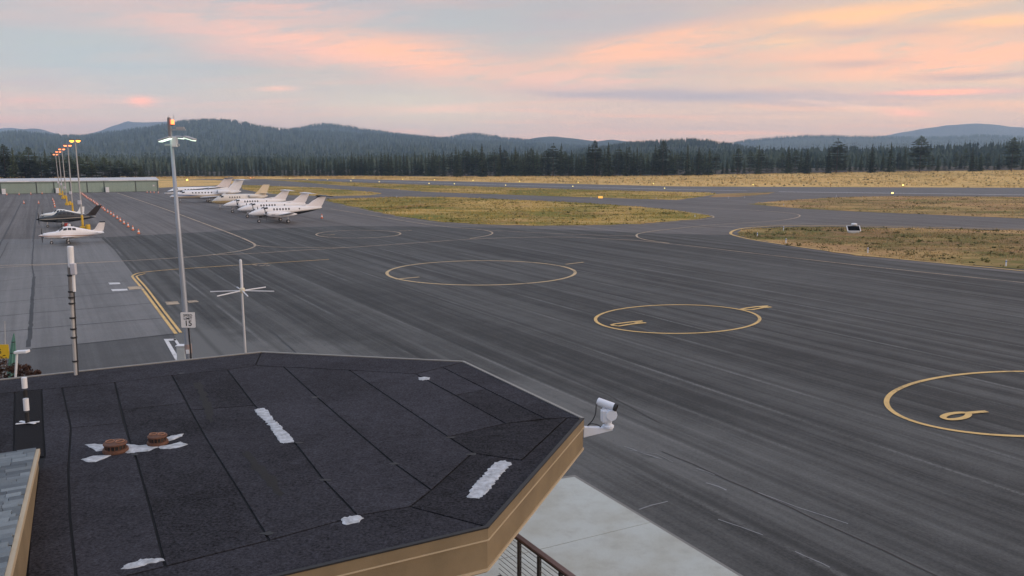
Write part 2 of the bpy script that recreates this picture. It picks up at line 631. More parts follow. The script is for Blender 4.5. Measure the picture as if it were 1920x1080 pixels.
def concrete(name):
    m = bpy.data.materials.new(name)
    m.use_nodes = True
    t = NT(m.node_tree)
    b = t.n['Principled BSDF']
    ge = t.node('ShaderNodeNewGeometry')
    v = ge.outputs['Position']
    c = t.mix(t.smooth(t.noise(v, 0.6, 4, 0.6), 0.36, 0.72), (0.50, 0.54, 0.515, 1), (0.42, 0.43, 0.38, 1))
    c = t.mix(t.m('MULTIPLY', t.smooth(t.noise(v, 2.4, 6, 0.75), 0.48, 0.75), 0.5), c, (0.38, 0.40, 0.39, 1))
    g = t.m('MULTIPLY_ADD', t.m('SUBTRACT', t.noise(v, 30, 2, 0.7), 0.5), 0.35, 1.0)
    t.put(b.inputs['Base Color'], t.mix(1.0, c, t.comb(g, g, g), 'MULTIPLY'))
    b.inputs['Roughness'].default_value = 0.9
    return m


CONC = concrete('pale_concrete')
def worn_paint(name, col, under=(0.07, 0.07, 0.072), wear=0.5):
    """road paint rubbed through to the asphalt in chips and scuffs"""
    m = bpy.data.materials.new(name)
    m.use_nodes = True
    t = NT(m.node_tree)
    b = t.n['Principled BSDF']
    ge = t.node('ShaderNodeNewGeometry')
    v = ge.outputs['Position']
    n = t.m('ADD', t.m('MULTIPLY', t.noise(v, 0.35, 3, 0.6), 0.5), t.m('MULTIPLY', t.noise(v, 6.0, 4, 0.75), 0.5))
    k = t.smooth(n, 0.60 - wear * 0.22, 0.76 - wear * 0.16)
    f = t.m('MULTIPLY_ADD', t.m('SUBTRACT', t.noise(v, 1.2, 3, 0.6), 0.5), 0.6, 1.0)
    c = t.mix(1.0, (*col, 1), t.comb(f, f, f), 'MULTIPLY')
    t.put(b.inputs['Base Color'], t.mix(k, c, (*under, 1)))
    b.inputs['Roughness'].default_value = 0.8
    MATS[name] = m
    return m


YELLOW = worn_paint('yellow_paint', (0.74, 0.50, 0.20), wear=0.35)
PALEYEL = worn_paint('faded_yellow_paint', (0.52, 0.41, 0.29), (0.11, 0.108, 0.11), wear=0.55)
WHITEP = worn_paint('white_paint', (0.72, 0.73, 0.74), (0.15, 0.155, 0.16), wear=0.4)
TAR = mat('tar', (0.016, 0.016, 0.018), 0.6, 0, 0.2, 6)
WHITE = mat('white_plastic', (0.80, 0.82, 0.85), 0.4, 0, 0.06, 6)
BLACK = mat('black_rubber', (0.02, 0.02, 0.022), 0.6)
GREYM = mat('grey_steel', (0.36, 0.40, 0.44), 0.5, 0.35, 0.15, 5)
DARKM = mat('dark_steel', (0.06, 0.06, 0.065), 0.45, 0.5)
def membrane(name, col):
    """mineral-surfaced roofing felt: granules, scuffs and faint roll marks"""
    m = bpy.data.materials.new(name)
    m.use_nodes = True
    t = NT(m.node_tree)
    b = t.n['Principled BSDF']
    tc = t.node('ShaderNodeTexCoord')
    oi = t.node('ShaderNodeObjectInfo')
    v = tc.outputs['Object']
    big = t.noise(v, 0.7, 4, 0.65, 0.6)
    mid = t.noise(v, 6.0, 5, 0.75)
    gr = t.noise(v, 24.0, 3, 0.8)
    f = t.m('ADD', t.m('MULTIPLY', t.m('SUBTRACT', big, 0.5), 1.5), t.m('MULTIPLY', t.m('SUBTRACT', mid, 0.5), 1.8))
    f = t.m('ADD', f, t.m('MULTIPLY', t.m('SUBTRACT', gr, 0.5), 3.2))
    f = t.m('ADD', t.m('ADD', f, 1.0), t.m('MULTIPLY', t.m('SUBTRACT', oi.outputs['Random'], 0.5), 0.55))
    f = t.m('MAXIMUM', f, 0.2)
    c = t.mix(1.0, (*col, 1), t.comb(f, f, f), 'MULTIPLY')
    c = t.mix(t.m('MULTIPLY', t.smooth(t.noise(v, 2.2, 5, 0.75), 0.60, 0.78), 0.35), c, (0.10, 0.11, 0.125, 1))
    t.put(b.inputs['Base Color'], c)
    b.inputs['Roughness'].default_value = 0.92
    b.inputs['Specular IOR Level'].default_value = 0.15
    bn = t.node('ShaderNodeBump')
    bn.inputs['Strength'].default_value = 0.6
    bn.inputs['Distance'].default_value = 0.01
    t.put(bn.inputs['Height'], t.m('ADD', gr, mid))
    t.l.new(bn.outputs[0], b.inputs['Normal'])
    return m


ROOFM = membrane('roof_membrane', (0.034, 0.034, 0.042))
ROOFD = mat('roof_membrane_new', (0.010, 0.010, 0.013), 0.9, 0, 0.3, 3, 0.4, 120, spec=0.2)
SILVER = mat('silver_sealant', (0.47, 0.50, 0.54), 0.5, 0.0, 0.95, 9, 1.0, 20)
TAN = mat('tan_fascia', (0.215, 0.165, 0.098), 0.65, 0, 0.42, 1.6, 0.12, 50)
TANL = mat('tan_trim', (0.50, 0.41, 0.28), 0.55, 0, 0.1, 2)
RUST = mat('brown_vent', (0.135, 0.065, 0.042), 0.7, 0.2, 0.4, 14, 0.3, 60)
WALLM = mat('lodge_wall', (0.26, 0.20, 0.13), 0.8, 0, 0.2, 1.5, 0.2, 20)

# ------------------------------------------------------------------ ground, pavements, verges
def px_poly(pts, z=0.0):
    return [P(x, y, z) for x, y in pts]


def structure(o):
    return tag(o, kind='structure')


def disc_sheet(r, n, z):
    mb = MB()
    vs, fs = [], []
    rr = [0, 40, 120, 300, 600, 1200, 2500, 5000, r]
    vs.append((0, 0, z))
    for q in rr[1:]:
        for k in range(n):
            a = 2 * math.pi * k / n
            vs.append((q * math.cos(a), q * math.sin(a), z))
    for k in range(n):
        fs.append((0, 1 + k, 1 + (k + 1) % n))
    for i in range(len(rr) - 2):
        for k in range(n):
            k2 = (k + 1) % n
            fs.append((1 + i * n + k, 1 + (i + 1) * n + k, 1 + (i + 1) * n + k2, 1 + i * n + k2))
    mb.add(vs, fs)
    return mb


structure(disc_sheet(7400, 48, 0.0).build('ground', MEADOW))

OLD_FAR = [(-500, 356), (-100, 355), (300, 352), (340, 350), (400, 348), (440, 344), (457, 340), (400, 337.6), (330, 335.6), (330, 333), (420, 332.6), (500, 332.8), (660, 335), (800, 338.5), (960, 342), (1100, 345), (1270, 349), (1500, 350), (1920, 351.5), (2500, 353)]
pts = px_poly(OLD_FAR) + [Vector((260, 60, 0)), Vector((90, -30, 0)), Vector((-90, -30, 0)), Vector((-230, 60, 0))]
old = structure(MB().sheet(pts, 0.012).build('taxiway', OLDASPH, tri=True))

# near, darker sealed apron
SEAL = [(-60, 452), (180, 446), (330, 438), (480, 430), (640, 423.5), (760, 424.5), (930, 427), (1100, 432), (1270, 439), (1372, 441), (1395, 449), (1473, 463), (1608, 483), (1800, 502), (2050, 525)]
pts = px_poly(SEAL) + [Vector((75, 25, 0)), Vector((60, -20, 0)), Vector((-60, -20, 0)), Vector((-75, 25, 0))]
apron = structure(MB().sheet(pts, 0.024).build('apron', ASPH, tri=True))

# paler grey apron to the left, laid in lanes with tarred joints
pad_poly = [(-260, 452), (190, 447), (215, 470), (262, 532), (300, 582), (327, 626), (200, 641), (50, 656), (-300, 690)]
structure(MB().sheet(px_poly(pad_poly), 0.036).build('grey_pad', GREYPAD, tri=True))
worn_poly = [(-340, 695), (52, 656), (327, 627), (331, 640), (345, 690), (390, 780), (-200, 780)]
def rough_edge(pts, amp=0.35, step=1.5):
    out = []
    for i in range(len(pts)):
        a, b = pts[i], pts[(i + 1) % len(pts)]
        k = max(1, int((b - a).length / step))
        t = (b - a).normalized()
        q = Vector((-t.y, t.x, 0))
        for j in range(k):
            p = a.lerp(b, j / k)
            out.append(p + q * (mnoise.noise(p * 0.4) * amp))
    return out


structure(MB().sheet(rough_edge(px_poly(worn_poly), 0.15), 0.030).build('worn_pad', WORN, tri=True))

# runway strip, slightly bluer asphalt with white edge line
RW = [(430, 333.2), (500, 333.4), (660, 335.6), (800, 339), (960, 342.5), (1100, 345.5), (1270, 349.6), (1500, 350.6), (1920, 352.1), (2600, 354)]
RWN = [(2600, 377), (1920, 366), (1700, 363), (1460, 359.5), (1270, 356.8), (1100, 353), (960, 349.5), (800, 344.3), (660, 340), (500, 335.6)]
structure(MB().sheet(px_poly(RW + RWN), 0.018).build('runway', RUNWAY, tri=True))

ISL = {
    'A': [(612, 373.5), (700, 371), (760, 369), (850, 370), (960, 374.5), (1100, 381), (1200, 388), (1270, 395), (1326, 404), (1334, 407), (1310, 411), (1200, 420), (1100, 422.5), (1010, 423.5), (930, 422), (830, 417), (760, 408), (700, 396), (640, 383), (614, 377)],
    'B': [(452, 347), (470, 347.5), (520, 349), (600, 352), (660, 357), (712, 361.5), (716, 363.5), (690, 366.5), (640, 367.5), (600, 367.5), (540, 366), (490, 362), (455, 355)],
    'C': [(497, 337), (560, 337.6), (640, 341.5), (760, 345.5), (900, 350), (1000, 353), (1100, 356), (1270, 360), (1330, 361), (1345, 364), (1310, 370), (1270, 375), (1200, 373.5), (1128, 371), (1000, 367), (900, 363.5), (800, 360), (745, 355.5), (680, 350.5), (620, 346.5), (560, 341.5)],
    'D': [(1399, 383), (1460, 377), (1575, 370), (1676, 367.8), (1920, 369.5), (2300, 372), (2300, 428), (1920, 410), (1608, 397), (1507, 392), (1440, 386)],
    'E': [(1378, 437), (1392, 431), (1419, 428), (1507, 425), (1700, 428), (1920, 432.5), (2300, 440), (2400, 560), (2150, 536), (1920, 506), (1608, 480), (1473, 460), (1405, 448), (1385, 442)],
    'T': [(1345, 363.5), (1455, 360.6), (1440, 364), (1385, 369), (1330, 370)],
}
isl_world = {}
for k, pp in ISL.items():
    w = rough_edge(px_poly(pp), 1.1, 1.6)
    isl_world[k] = w
    structure(MB().sheet(w, 0.045).build('grass_verge', TURF if k in 'ABC' else TURFR, tri=True))

# far meadow rising gently to the trees
TREE_D = 520.0
EDGE = [(-900, 333.5), (-200, 333.5), (0, 333), (300, 332), (500, 331.5), (660, 330.8), (800, 331), (1000, 330.5), (1270, 329), (1400, 326), (1600, 323), (1750, 321), (1920, 319), (2300, 317)]


def edge_y(px):
    for (x0, y0), (x1, y1) in zip(EDGE, EDGE[1:]):
        if x0 <= px <= x1:
            return y0 + (y1 - y0) * (px - x0) / (x1 - x0)
    return EDGE[-1][1] if px > 0 else EDGE[0][1]


mb = MB()
cols = []
for px in range(-900, 2500, 20):
    far = PD(px, edge_y(px), TREE_D)
    ys = None
    for (x0, y0), (x1, y1) in zip(RW, RW[1:]):
        if x0 <= px <= x1:
            ys = y0 + (y1 - y0) * (px - x0) / (x1 - x0)
    near = P(px, ys if ys else 333.2, 0.02)
    if near.y > 500:
        near = Vector((near.x * 500 / near.y, 500, 0.02))
    cols.append([near.lerp(far, t) + Vector((0, 0, 0.02 + 0.25 * mnoise.noise(near.lerp(far, t) * 0.05) * math.sin(math.pi * t))) for t in (0, 0.25, 0.5, 0.75, 1)])
    back = far * 1.0
    back.x, back.y = far.x * 1.35, far.y * 1.35
    cols[-1].append(Vector((back.x, back.y, far.z + 2.0)))
for i in range(len(cols) - 1):
    a, b = cols[i], cols[i + 1]
    for j in range(5):
        mb.add([a[j], b[j], b[j + 1], a[j + 1]], [(0, 1, 2, 3)])
meadow = structure(mb.build('meadow', MEADOW, smooth=True))
mb = MB()
for i in range(len(cols) - 1):
    q = []
    for c in (cols[i], cols[i + 1]):
        f_, b_ = c[4], c[5]
        q.append((f_ + Vector((0, 0, 0.10)), f_.lerp(b_, 0.5) + Vector((0, 0, 0.4)), Vector((b_.x * 1.02, b_.y * 1.02, b_.z + 0.6))))
    for j in range(2):
        mb.add([q[0][j], q[1][j], q[1][j + 1], q[0][j + 1]], [(0, 1, 2, 3)])
structure(mb.build('forest_floor', mat('needle_litter', (0.045, 0.036, 0.024), 0.95, 0, 0.4, 0.2), smooth=True))


def meadow_z(px):
    return PD(px, edge_y(px), TREE_D).z


# ------------------------------------------------------------------ painted markings (parts of the apron)
def line_px(pp, w, name='painted_line', m=PALEYEL, par=None, closed=False, sub=6, z=0.040):
    w3 = smooth_path([P(x, y) for x, y in pp], sub, closed)
    return MB().strip(w3, w, z, closed).build(name, m, par or apron)


line_px([(220, 362), (300, 389), (380, 418.5), (440, 441), (470, 454), (478, 460), (473, 465), (455, 470), (420, 475.5), (360, 482), (250, 489), (120, 495), (-60, 500)], 0.28, z=0.046)
line_px([(-60, 506), (60, 499), (200, 492)], 0.2, z=0.050)
line_px([(400, 478.5), (480, 475.5), (560, 470), (647, 465), (793, 455), (881, 449), (968, 446), (1056, 445), (1120, 447.5), (1200, 452), (1270, 459), (1400, 474), (1600, 497), (1825, 521), (2050, 544)], 0.24, z=0.048)
line_px([(478, 459.5), (490, 462), (520, 464), (560, 464.5), (647, 464.5)], 0.22, z=0.052)
line_px([(620, 392), (700, 405), (760, 415), (822, 424), (890, 430), (915, 433.5), (923.5, 437.5), (915, 442), (881, 448)], 0.25, z=0.054)
line_px([(905, 431.5), (1000, 436.5), (1120, 441.5), (1193, 443)], 0.2, z=0.056)
line_px([(1270, 389), (1400, 394), (1475, 399.5), (1499, 404), (1488, 410), (1440, 416), (1340, 422), (1250, 431), (1205, 437), (1193.5, 442), (1205, 449), (1255, 457)], 0.28, z=0.058)
line_px([(1300, 427), (1420, 423.5), (1520, 420), (1700, 424), (1920, 429)], 0.22, z=0.050)
line_px([(2100, 528), (1920, 509), (1608, 478), (1439, 454.5), (1390, 445.5), (1370, 438.5), (1382, 431), (1419, 426.3), (1507, 423.3), (1700, 426), (1920, 430.8), (2100, 434)], 0.42, m=YELLOW, z=0.060)
line_px([(1250, 393), (1320, 402), (1338, 407), (1318, 411.5), (1200, 421.5), (1080, 424.5)], 0.3, z=0.060)
line_px([(640, 385), (760, 409.5), (830, 418.6), (930, 423.6), (1080, 424.5)], 0.25, z=0.056)
# double line by the light pole and its curved lead
line_px([(330, 627), (300, 587), (265, 540), (249, 521), (250, 517), (262, 512.5), (300, 508), (360, 503.5), (460, 497), (617, 487)], 0.20, m=YELLOW, z=0.050)
line_px([(339, 625), (308, 585), (274, 540), (257, 521), (259, 517.5), (272, 514)], 0.17, m=YELLOW, z=0.053)
line_px([(1460, 359.7), (1700, 362.7), (1920, 365.6), (2300, 371)], 1.6, m=WHITEP, z=0.030)
line_px([(620, 337.3), (700, 339.5), (800, 342.8), (960, 347.5), (1100, 351), (1270, 355.4), (1400, 358)], 1.2, m=WHITEP, z=0.030)
for pp in ([(310, 567), (333, 566), (337, 571), (313, 573)], [(351, 565), (368, 563.5), (373, 567), (354, 569)]):
    MB().sheet(px_poly(pp), 0.046).build('painted_bar', PALEYEL, apron)
for pp in ([(203, 531), (224, 530.5), (226, 533.5), (206, 534.5)], [(208, 543.5), (238, 542.5), (240, 545.5), (211, 547)]):
    MB().sheet(px_poly(pp), 0.050).build('painted_bar', WHITEP, apron)
MB().sheet(px_poly([(239, 539), (266, 537.5), (269, 542.5), (243, 544.5)]), 0.058).build('painted_bar', PALEYEL, apron)
# outlined box by the pole foot
for pp in ([(307, 637), (314, 637), (341, 681), (333, 684)], [(314, 637), (329, 636), (331, 639.5), (316, 640.5)], [(325, 637), (330, 636.5), (352, 668), (347, 671)]):
    MB().sheet(px_poly(pp), 0.050).build('painted_outline', WHITEP, apron)


def ring_px(cx, cy, a, b, w, m=YELLOW, z=0.05, tilt=0.0, t0=0.0, t1=1.0):
    n = 96
    full = t1 - t0 >= 0.999
    pts = []
    for i in range(n if full else n + 1):
        t = 2 * math.pi * (t0 + (t1 - t0) * i / n)
        x, y = a * math.cos(t), b * math.sin(t)
        pts.append(P(cx + x, cy + y + tilt * x))
    return MB().strip(pts, w, z, full).build('painted_circle', m, apron)


ring_px(902, 512.5, 176.5, 23, 0.30, worn_paint('worn_yellow_paint', (0.64, 0.48, 0.27), wear=0.5), tilt=-0.004)
ring_px(1270.5, 599.5, 154, 27, 0.22, YELLOW, tilt=-0.003)
ring_px(1928, 759, 266, 61, 0.22, YELLOW, tilt=0.014)
ring_px(672, 439.5, 79, 7.3, 0.26, PALEYEL, tilt=-0.01)
# lead marks and stretched figures at the circles
FIG = MATS['worn_yellow_paint']
for a, b, w in (((1060, 496.5), (1094, 492.5), 0.3), ((742, 524.5), (786, 520.5), 0.28), ((748, 433.5), (772, 432.6), 0.28), ((603, 441.5), (628, 440.5), 0.3)):
    MB().strip([P(*a), P(*b)], w, 0.058).build('painted_mark', FIG, apron)


def strokes(name, segs, w, m, z):
    mb = MB()
    for s in segs:
        mb.strip([P(*q) for q in s], w, z)
        z += 0.0015
    return mb.build(name, m, apron)


strokes('painted_figure', [[(1146, 611), (1152, 609), (1180, 605.5), (1205, 603)], [(1146, 611.5), (1160, 613), (1185, 609), (1211, 606.5)], [(1190, 606.8), (1204, 605)]], 0.24, YELLOW, 0.060)
strokes('painted_figure', [[(1388, 581.5), (1400, 578.8), (1420, 576.3), (1440, 574.8)], [(1390, 582), (1410, 582), (1430, 578.5), (1446, 576.8)], [(1424, 577.4), (1438, 576)]], 0.26, YELLOW, 0.060)
six = smooth_path([P(*q) for q in [(1768, 784.5), (1776, 779.5), (1792, 776.5), (1808, 776), (1816, 778.5), (1811, 784), (1796, 787.8), (1778, 788.4)]], 6, True)
MB().strip(six, 0.25, 0.060, True).strip([P(1813, 776.8), P(1832, 775), P(1850, 773.6)], 0.26, 0.0625).build('painted_figure', YELLOW, apron)
strokes('painted_figure', [[(474, 497), (482, 498.5)], [(484, 495.5), (492, 495)], [(486, 499.5), (497, 498.5)], [(495, 496.5), (503, 496)], [(499, 499.5), (506, 498.8)]], 0.22, PALEYEL, 0.060)

# tarred joints and cracks in the grey pad
pad = bpy.data.objects['grey_pad']


def crack(pp, w, z=0.041, par=None, m=TAR):
    pts = []
    w3 = [P(x, y) for x, y in pp]
    for a, b in zip(w3, w3[1:]):
        k = max(2, int((b - a).length / 0.8))
        for j in range(k):
            p = a.lerp(b, j / k)
            pts.append(p + Vector((mnoise.noise(p * 1.3), mnoise.noise(p * 1.3 + Vector((9, 4, 2))), 0)) * 0.07)
    pts.append(w3[-1])
    MB().strip(pts, w, z).build('tar_joint', m, par or pad)


PADJ = (([(64, 520), (62, 545), (59, 590), (57, 620), (53, 652)], 0.16), ([(64, 520), (60, 496), (63, 455)], 0.08),
              ([(-30, 532), (30, 524), (62, 519.5), (140, 515), (210, 509)], 0.08), ([(-30, 549), (62, 541), (150, 535), (240, 528)], 0.08),
              ([(-30, 571), (60, 563), (150, 556), (262, 546)], 0.09), ([(-30, 597), (60, 588), (150, 581), (285, 569)], 0.10),
              ([(-30, 626), (60, 618), (150, 610), (310, 597)], 0.11), ([(-30, 515), (60, 509), (140, 504)], 0.05),
              ([(15, 455), (8, 470), (-8, 500)], 0.07), ([(330, 627), (200, 641), (60, 655)], 0.12), ([(40, 380), (20, 420), (-6, 470)], 0.12), ([(72, 384), (66, 420), (62, 455)], 0.12), ([(-20, 470), (60, 464), (200, 457)], 0.07))
for pp, w in PADJ:
    crack(pp, w * 1.5)
for pp, w in (([(1240, 848), (1300, 872), (1400, 918), (1480, 952), (1560, 990), (1660, 1036), (1760, 1084)], 0.06), ([(505, 618), (530, 640), (552, 660), (600, 705)], 0.10),
              ([(980, 672), (1140, 742), (1240, 796)], 0.05)):
    crack(pp, w, 0.034, apron)
SCUFF = mat('scuffed_asphalt', (0.26, 0.27, 0.28), 0.9, 0, 0.5, 3.0)
for pp, w in (([(1168, 838), (1200, 849), (1240, 862)], 0.05), ([(1325, 908), (1345, 914), (1362, 921)], 0.06), ([(1420, 925), (1500, 954), (1590, 984)], 0.04),
              ([(1345, 975), (1390, 990), (1430, 1005)], 0.04), ([(1198, 957), (1222, 949), (1252, 942)], 0.05), ([(1490, 1036), (1520, 1050), (1556, 1066)], 0.04),
              ([(1306, 880), (1326, 886), (1340, 892)], 0.04), ([(1180, 846), (1230, 852), (1262, 868)], 0.03)):
    crack(pp, w, 0.036, apron, SCUFF)

# ------------------------------------------------------------------ hills and far forest
HILLF = foliage('hill_forest', (0.016, 0.028, 0.026), (0.055, 0.075, 0.052), 0.02, 'Position', 0.0)


def hill(name, dist, sky, base_frac=0.55, mesh_mat=None, rows=14, jag=0.02, seed=0, z0=0.0):
    """wooded ridge whose crest follows the skyline, at a real distance"""
    xs = []
    x = sky[0][0]
    while x <= sky[-1][0]:
        xs.append(x)
        x += 10
    mb = MB()
    grid = []
    for x in xs:
        for (x0, y0), (x1, y1) in zip(sky, sky[1:]):
            if x0 <= x <= x1:
                t = (x - x0) / (x1 - x0)
                t = t * t * (3 - 2 * t) * 0.5 + t * 0.5
                yy = y0 + (y1 - y0) * t
                break
        crest = PD(x, yy, dist)
        dirv = Vector((crest.x / dist, 1, 0))
        col = []
        for j in range(rows + 1):
            t = j / rows
            r = dist * (base_frac + (1 - base_frac) * t)
            h = z0 + (crest.z - z0) * (t ** 1.15)
            p = dirv * r
            wob = mnoise.fractal(Vector((p.x, p.y, seed * 77.0)) / (dist * 0.09), 1.0, 2.0, 4) * (crest.z * 0.22) * math.sin(math.pi * min(1, t * 1.0)) * (1 - t * 0.55)
            col.append(Vector((p.x, p.y, h + wob)))
        for t in (0.35, 0.7, 1.0):
            p = dirv * dist * (1 + 0.12 * t)
            col.append(Vector((p.x, p.y, crest.z * (1 - t) - 3 * t)))
        grid.append(col)
    n = len(grid[0])
    vs = [v for c in grid for v in c]
    fs = []
    for i in range(len(grid) - 1):
        for j in range(n - 1):
            fs.append((i * n + j, (i + 1) * n + j, (i + 1) * n + j + 1, i * n + j + 1))
    mb.add(vs, fs)
    o = mb.build(name, mesh_mat or HILLF, smooth=True)
    structure(o)
    return grid


def cone_tree(vs, fs, p, h, r, rnd, n=5, tiers=2):
    """a small far conifer: ragged stacked cones"""
    a0 = rnd.random() * 6.28
    for k in range(tiers):
        z0 = h * (0.08 + 0.42 * k)
        z1 = h * (0.62 + 0.38 * (k / max(1, tiers - 1))) if tiers > 1 else h
        rr = r * (1 - 0.45 * k) * rnd.uniform(0.85, 1.15)
        o = len(vs)
        vs.append((p.x + rnd.uniform(-.1, .1) * r, p.y, p.z + z1))
        for i in range(n):
            a = a0 + 2 * math.pi * i / n + rnd.uniform(-.3, .3)
            q = rr * rnd.uniform(0.6, 1.2)
            vs.append((p.x + q * math.cos(a), p.y + q * math.sin(a), p.z + z0 + rnd.uniform(-.06, .06) * h))
        for i in range(n):
            fs.append((o, o + 1 + i, o + 1 + (i + 1) % n))


def scatter_trees(grid, count, hmin, hmax, name, label, m, rows_used=None, seed=1, tiers=2, crest_boost=0.3, xlim=None):
    rnd = random.Random(seed)
    vs, fs = [], []
    rows = rows_used or (len(grid[0]) - 4)
    for _ in range(count):
        i = rnd.randrange(len(grid) - 1)
        jf = rows * (rnd.random() ** 0.9) if rnd.random() > crest_boost else rows * rnd.uniform(0.92, 1.0)
        j = min(int(jf), rows - 1)
        u, v = rnd.random(), jf - j
        p = grid[i][j].lerp(grid[i + 1][j], u).lerp(grid[i][j + 1].lerp(grid[i + 1][j + 1], u), v)
        h = rnd.uniform(hmin, hmax)
        cone_tree(vs, fs, p - Vector((0, 0, h * 0.1)), h, h * rnd.uniform(0.16, 0.26), rnd, 5, tiers)
    mb = MB()
    mb.v, mb.f = vs, fs
    o = mb.build(name, m)
    tag(o, label, 'forest', kind='stuff')
    return o


FARTREE = foliage('far_conifers', (0.014, 0.028, 0.022), (0.100, 0.130, 0.090), 0.02, 'Position', 0.0)

g0 = hill('hill', 3600, [(-700, 262), (-300, 258), (0, 254), (30, 251.5), (65, 255), (125, 259.5), (150, 260), (220, 252), (285, 243), (320, 237), (350, 231.5), (385, 229), (425, 231), (450, 233.5), (490, 241.5), (530, 247.5), (600, 252), (700, 256), (780, 261), (900, 270), (1100, 280), (1400, 288)], 0.42, seed=1)
scatter_trees(g0, 15000, 15, 28, 'hill_forest', 'dense dark conifer forest covering the broad hill on the left', FARTREE, seed=2)
g1 = hill('hill', 4600, [(420, 268), (535, 246.5), (565, 239.5), (600, 234.5), (620, 234), (650, 238.5), (700, 246.5), (780, 256.5), (815, 260.5), (832, 261), (860, 255.5), (887, 252), (915, 255.5), (950, 261.5), (1010, 266), (1200, 276)], 0.5, seed=3)
g1b = hill('hill', 4850, [(900, 275), (980, 262.5), (1010, 257.5), (1035, 255.5), (1070, 259), (1120, 265), (1145, 261.5), (1175, 265), (1230, 270), (1300, 276)], 0.55, seed=4)
scatter_trees(g1, 4000, 14, 22, 'hill_forest', 'hazy forest on the small rounded hills at centre', FARTREE, seed=5, crest_boost=0.5)
g1c = hill('hill', 1900, [(1080, 288), (1200, 274), (1260, 270), (1300, 269), (1330, 271.5), (1355, 276), (1420, 286)], 0.6, seed=14)
scatter_trees(g1c, 1500, 12, 18, 'hill_forest', 'forested low knoll behind the treeline right of centre', FARTREE, seed=15, crest_boost=0.5)
g2 = hill('hill', 5050, [(1250, 290), (1370, 271), (1410, 263), (1460, 258.5), (1505, 256), (1560, 255.5), (1610, 257), (1710, 259), (1800, 257.5), (1835, 254.5), (1875, 257), (1960, 258), (2300, 254)], 0.6, seed=6)
scatter_trees(g2, 3500, 14, 22, 'hill_forest', 'hazy forest on the long low ridge at right', FARTREE, seed=7, crest_boost=0.5)
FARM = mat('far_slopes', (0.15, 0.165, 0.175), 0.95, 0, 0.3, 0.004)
hill('mountain', 6600, [(1540, 275), (1660, 254), (1695, 247.5), (1740, 240), (1780, 234.5), (1830, 231.5), (1860, 233), (1900, 238), (1960, 241), (2100, 246), (2400, 250)], 0.7, FARM, seed=8)
hill('mountain', 6300, [(60, 275), (120, 262), (157, 254), (180, 247.5), (213, 236), (230, 230), (240, 227), (250, 229), (273, 229.5), (313, 228), (360, 231), (430, 240), (520, 262)], 0.7, FARM, seed=9)
hill('mountain', 5000, [(-400, 250), (-100, 246), (0, 247), (25, 246), (45, 242), (63, 240.5), (80, 243), (100, 249), (123, 256), (160, 268)], 0.7, FARM, seed=10)
hill('mountain', 6600, [(-300, 240), (0, 241), (20, 239.5), (50, 243), (110, 262)], 0.7, FARM, seed=11)

# wooded rise just behind the treeline
g3 = hill('wooded_rise', 1150, [(-600, 300), (0, 304), (300, 306), (560, 306), (700, 305), (850, 304), (1000, 302), (1270, 297), (1400, 292), (1500, 289), (1700, 286), (1830, 281), (1920, 277), (2300, 272)], 0.56, seed=12, z0=2.0)
scatter_trees(g3, 6500, 10, 18, 'far_forest', 'mass of dark conifers rising behind the treeline', FARTREE, seed=13, tiers=3, crest_boost=0.12)

# ------------------------------------------------------------------ haze
def build_haze():
    mb = MB().box((0, 0, 164), (15000, 15000, 330))
    m = bpy.data.materials.new('haze')
    m.use_nodes = True
    t = NT(m.node_tree)
    for nd in list(t.n):
        t.n.remove(nd)
    out = t.node('ShaderNodeOutputMaterial')
    v = t.node('ShaderNodeVolumePrincipled')
    v.inputs['Color'].default_value = (0.50, 0.72, 1.0, 1)
    v.inputs['Density'].default_value = 1.4e-4
    v.inputs['Anisotropy'].default_value = 0.0
    t.l.new(v.outputs[0], out.inputs['Volume'])
    o = mb.build('haze', m)
    tag(o, 'thin blue evening haze over the whole valley', 'haze', kind='stuff')


build_haze()
# ------------------------------------------------------------------ building with the flat roof
RZ = 6.0
o_px = [(490, 660), (870, 678), (1095, 785), (915, 990), (530, 1080)]
rim = [P(x, y, RZ) for x, y in o_px]
dn = (rim[4] - rim[3]).normalized()
near_l = rim[3] + dn * 11.0
dfar = (P(0, 712, RZ) - rim[0]).normalized()
far_l = rim[0] + dfar * 12.0
ROOF = [far_l, rim[0], rim[1], rim[2], rim[3], near_l]       # clockwise seen from above
lodge = thing('lodge_building', 'two storey building with flat dark membrane roof and tan fascia in the foreground', 'building', (P(600, 850, 0).x * 0.45, 12.0, 0))
LO = Vector(lodge.location)


def loc_(v, o=LO):
    return Vector(v) - o


def offset_poly(pts, d):
    """move every edge of a polygon inward by d (outward if negative)"""
    pts = [Vector((p[0], p[1], 0)) for p in pts]
    n = len(pts)
    area = sum(pts[i].x * pts[(i + 1) % n].y - pts[(i + 1) % n].x * pts[i].y for i in range(n))
    s = 1 if area > 0 else -1
    out = []
    for i in range(n):
        a, b, c = pts[i - 1], pts[i], pts[(i + 1) % n]
        t1, t2 = (b - a).normalized(), (c - b).normalized()
        n1, n2 = Vector((-t1.y, t1.x, 0)) * s, Vector((-t2.y, t2.x, 0)) * s
        m = n1 + n2
        if m.length < 1e-4:
            m = n1
        m.normalize()
        k = max(0.35, m.dot(n1))
        out.append(b + m * (d / k))
    return out


def lodge_prism(name, pts, z0, z1, m, parent=None, tri=True):
    return MB().prism([loc_((p[0], p[1], 0)) for p in pts], z0, z1).build(name, m, parent or lodge, tri=tri)


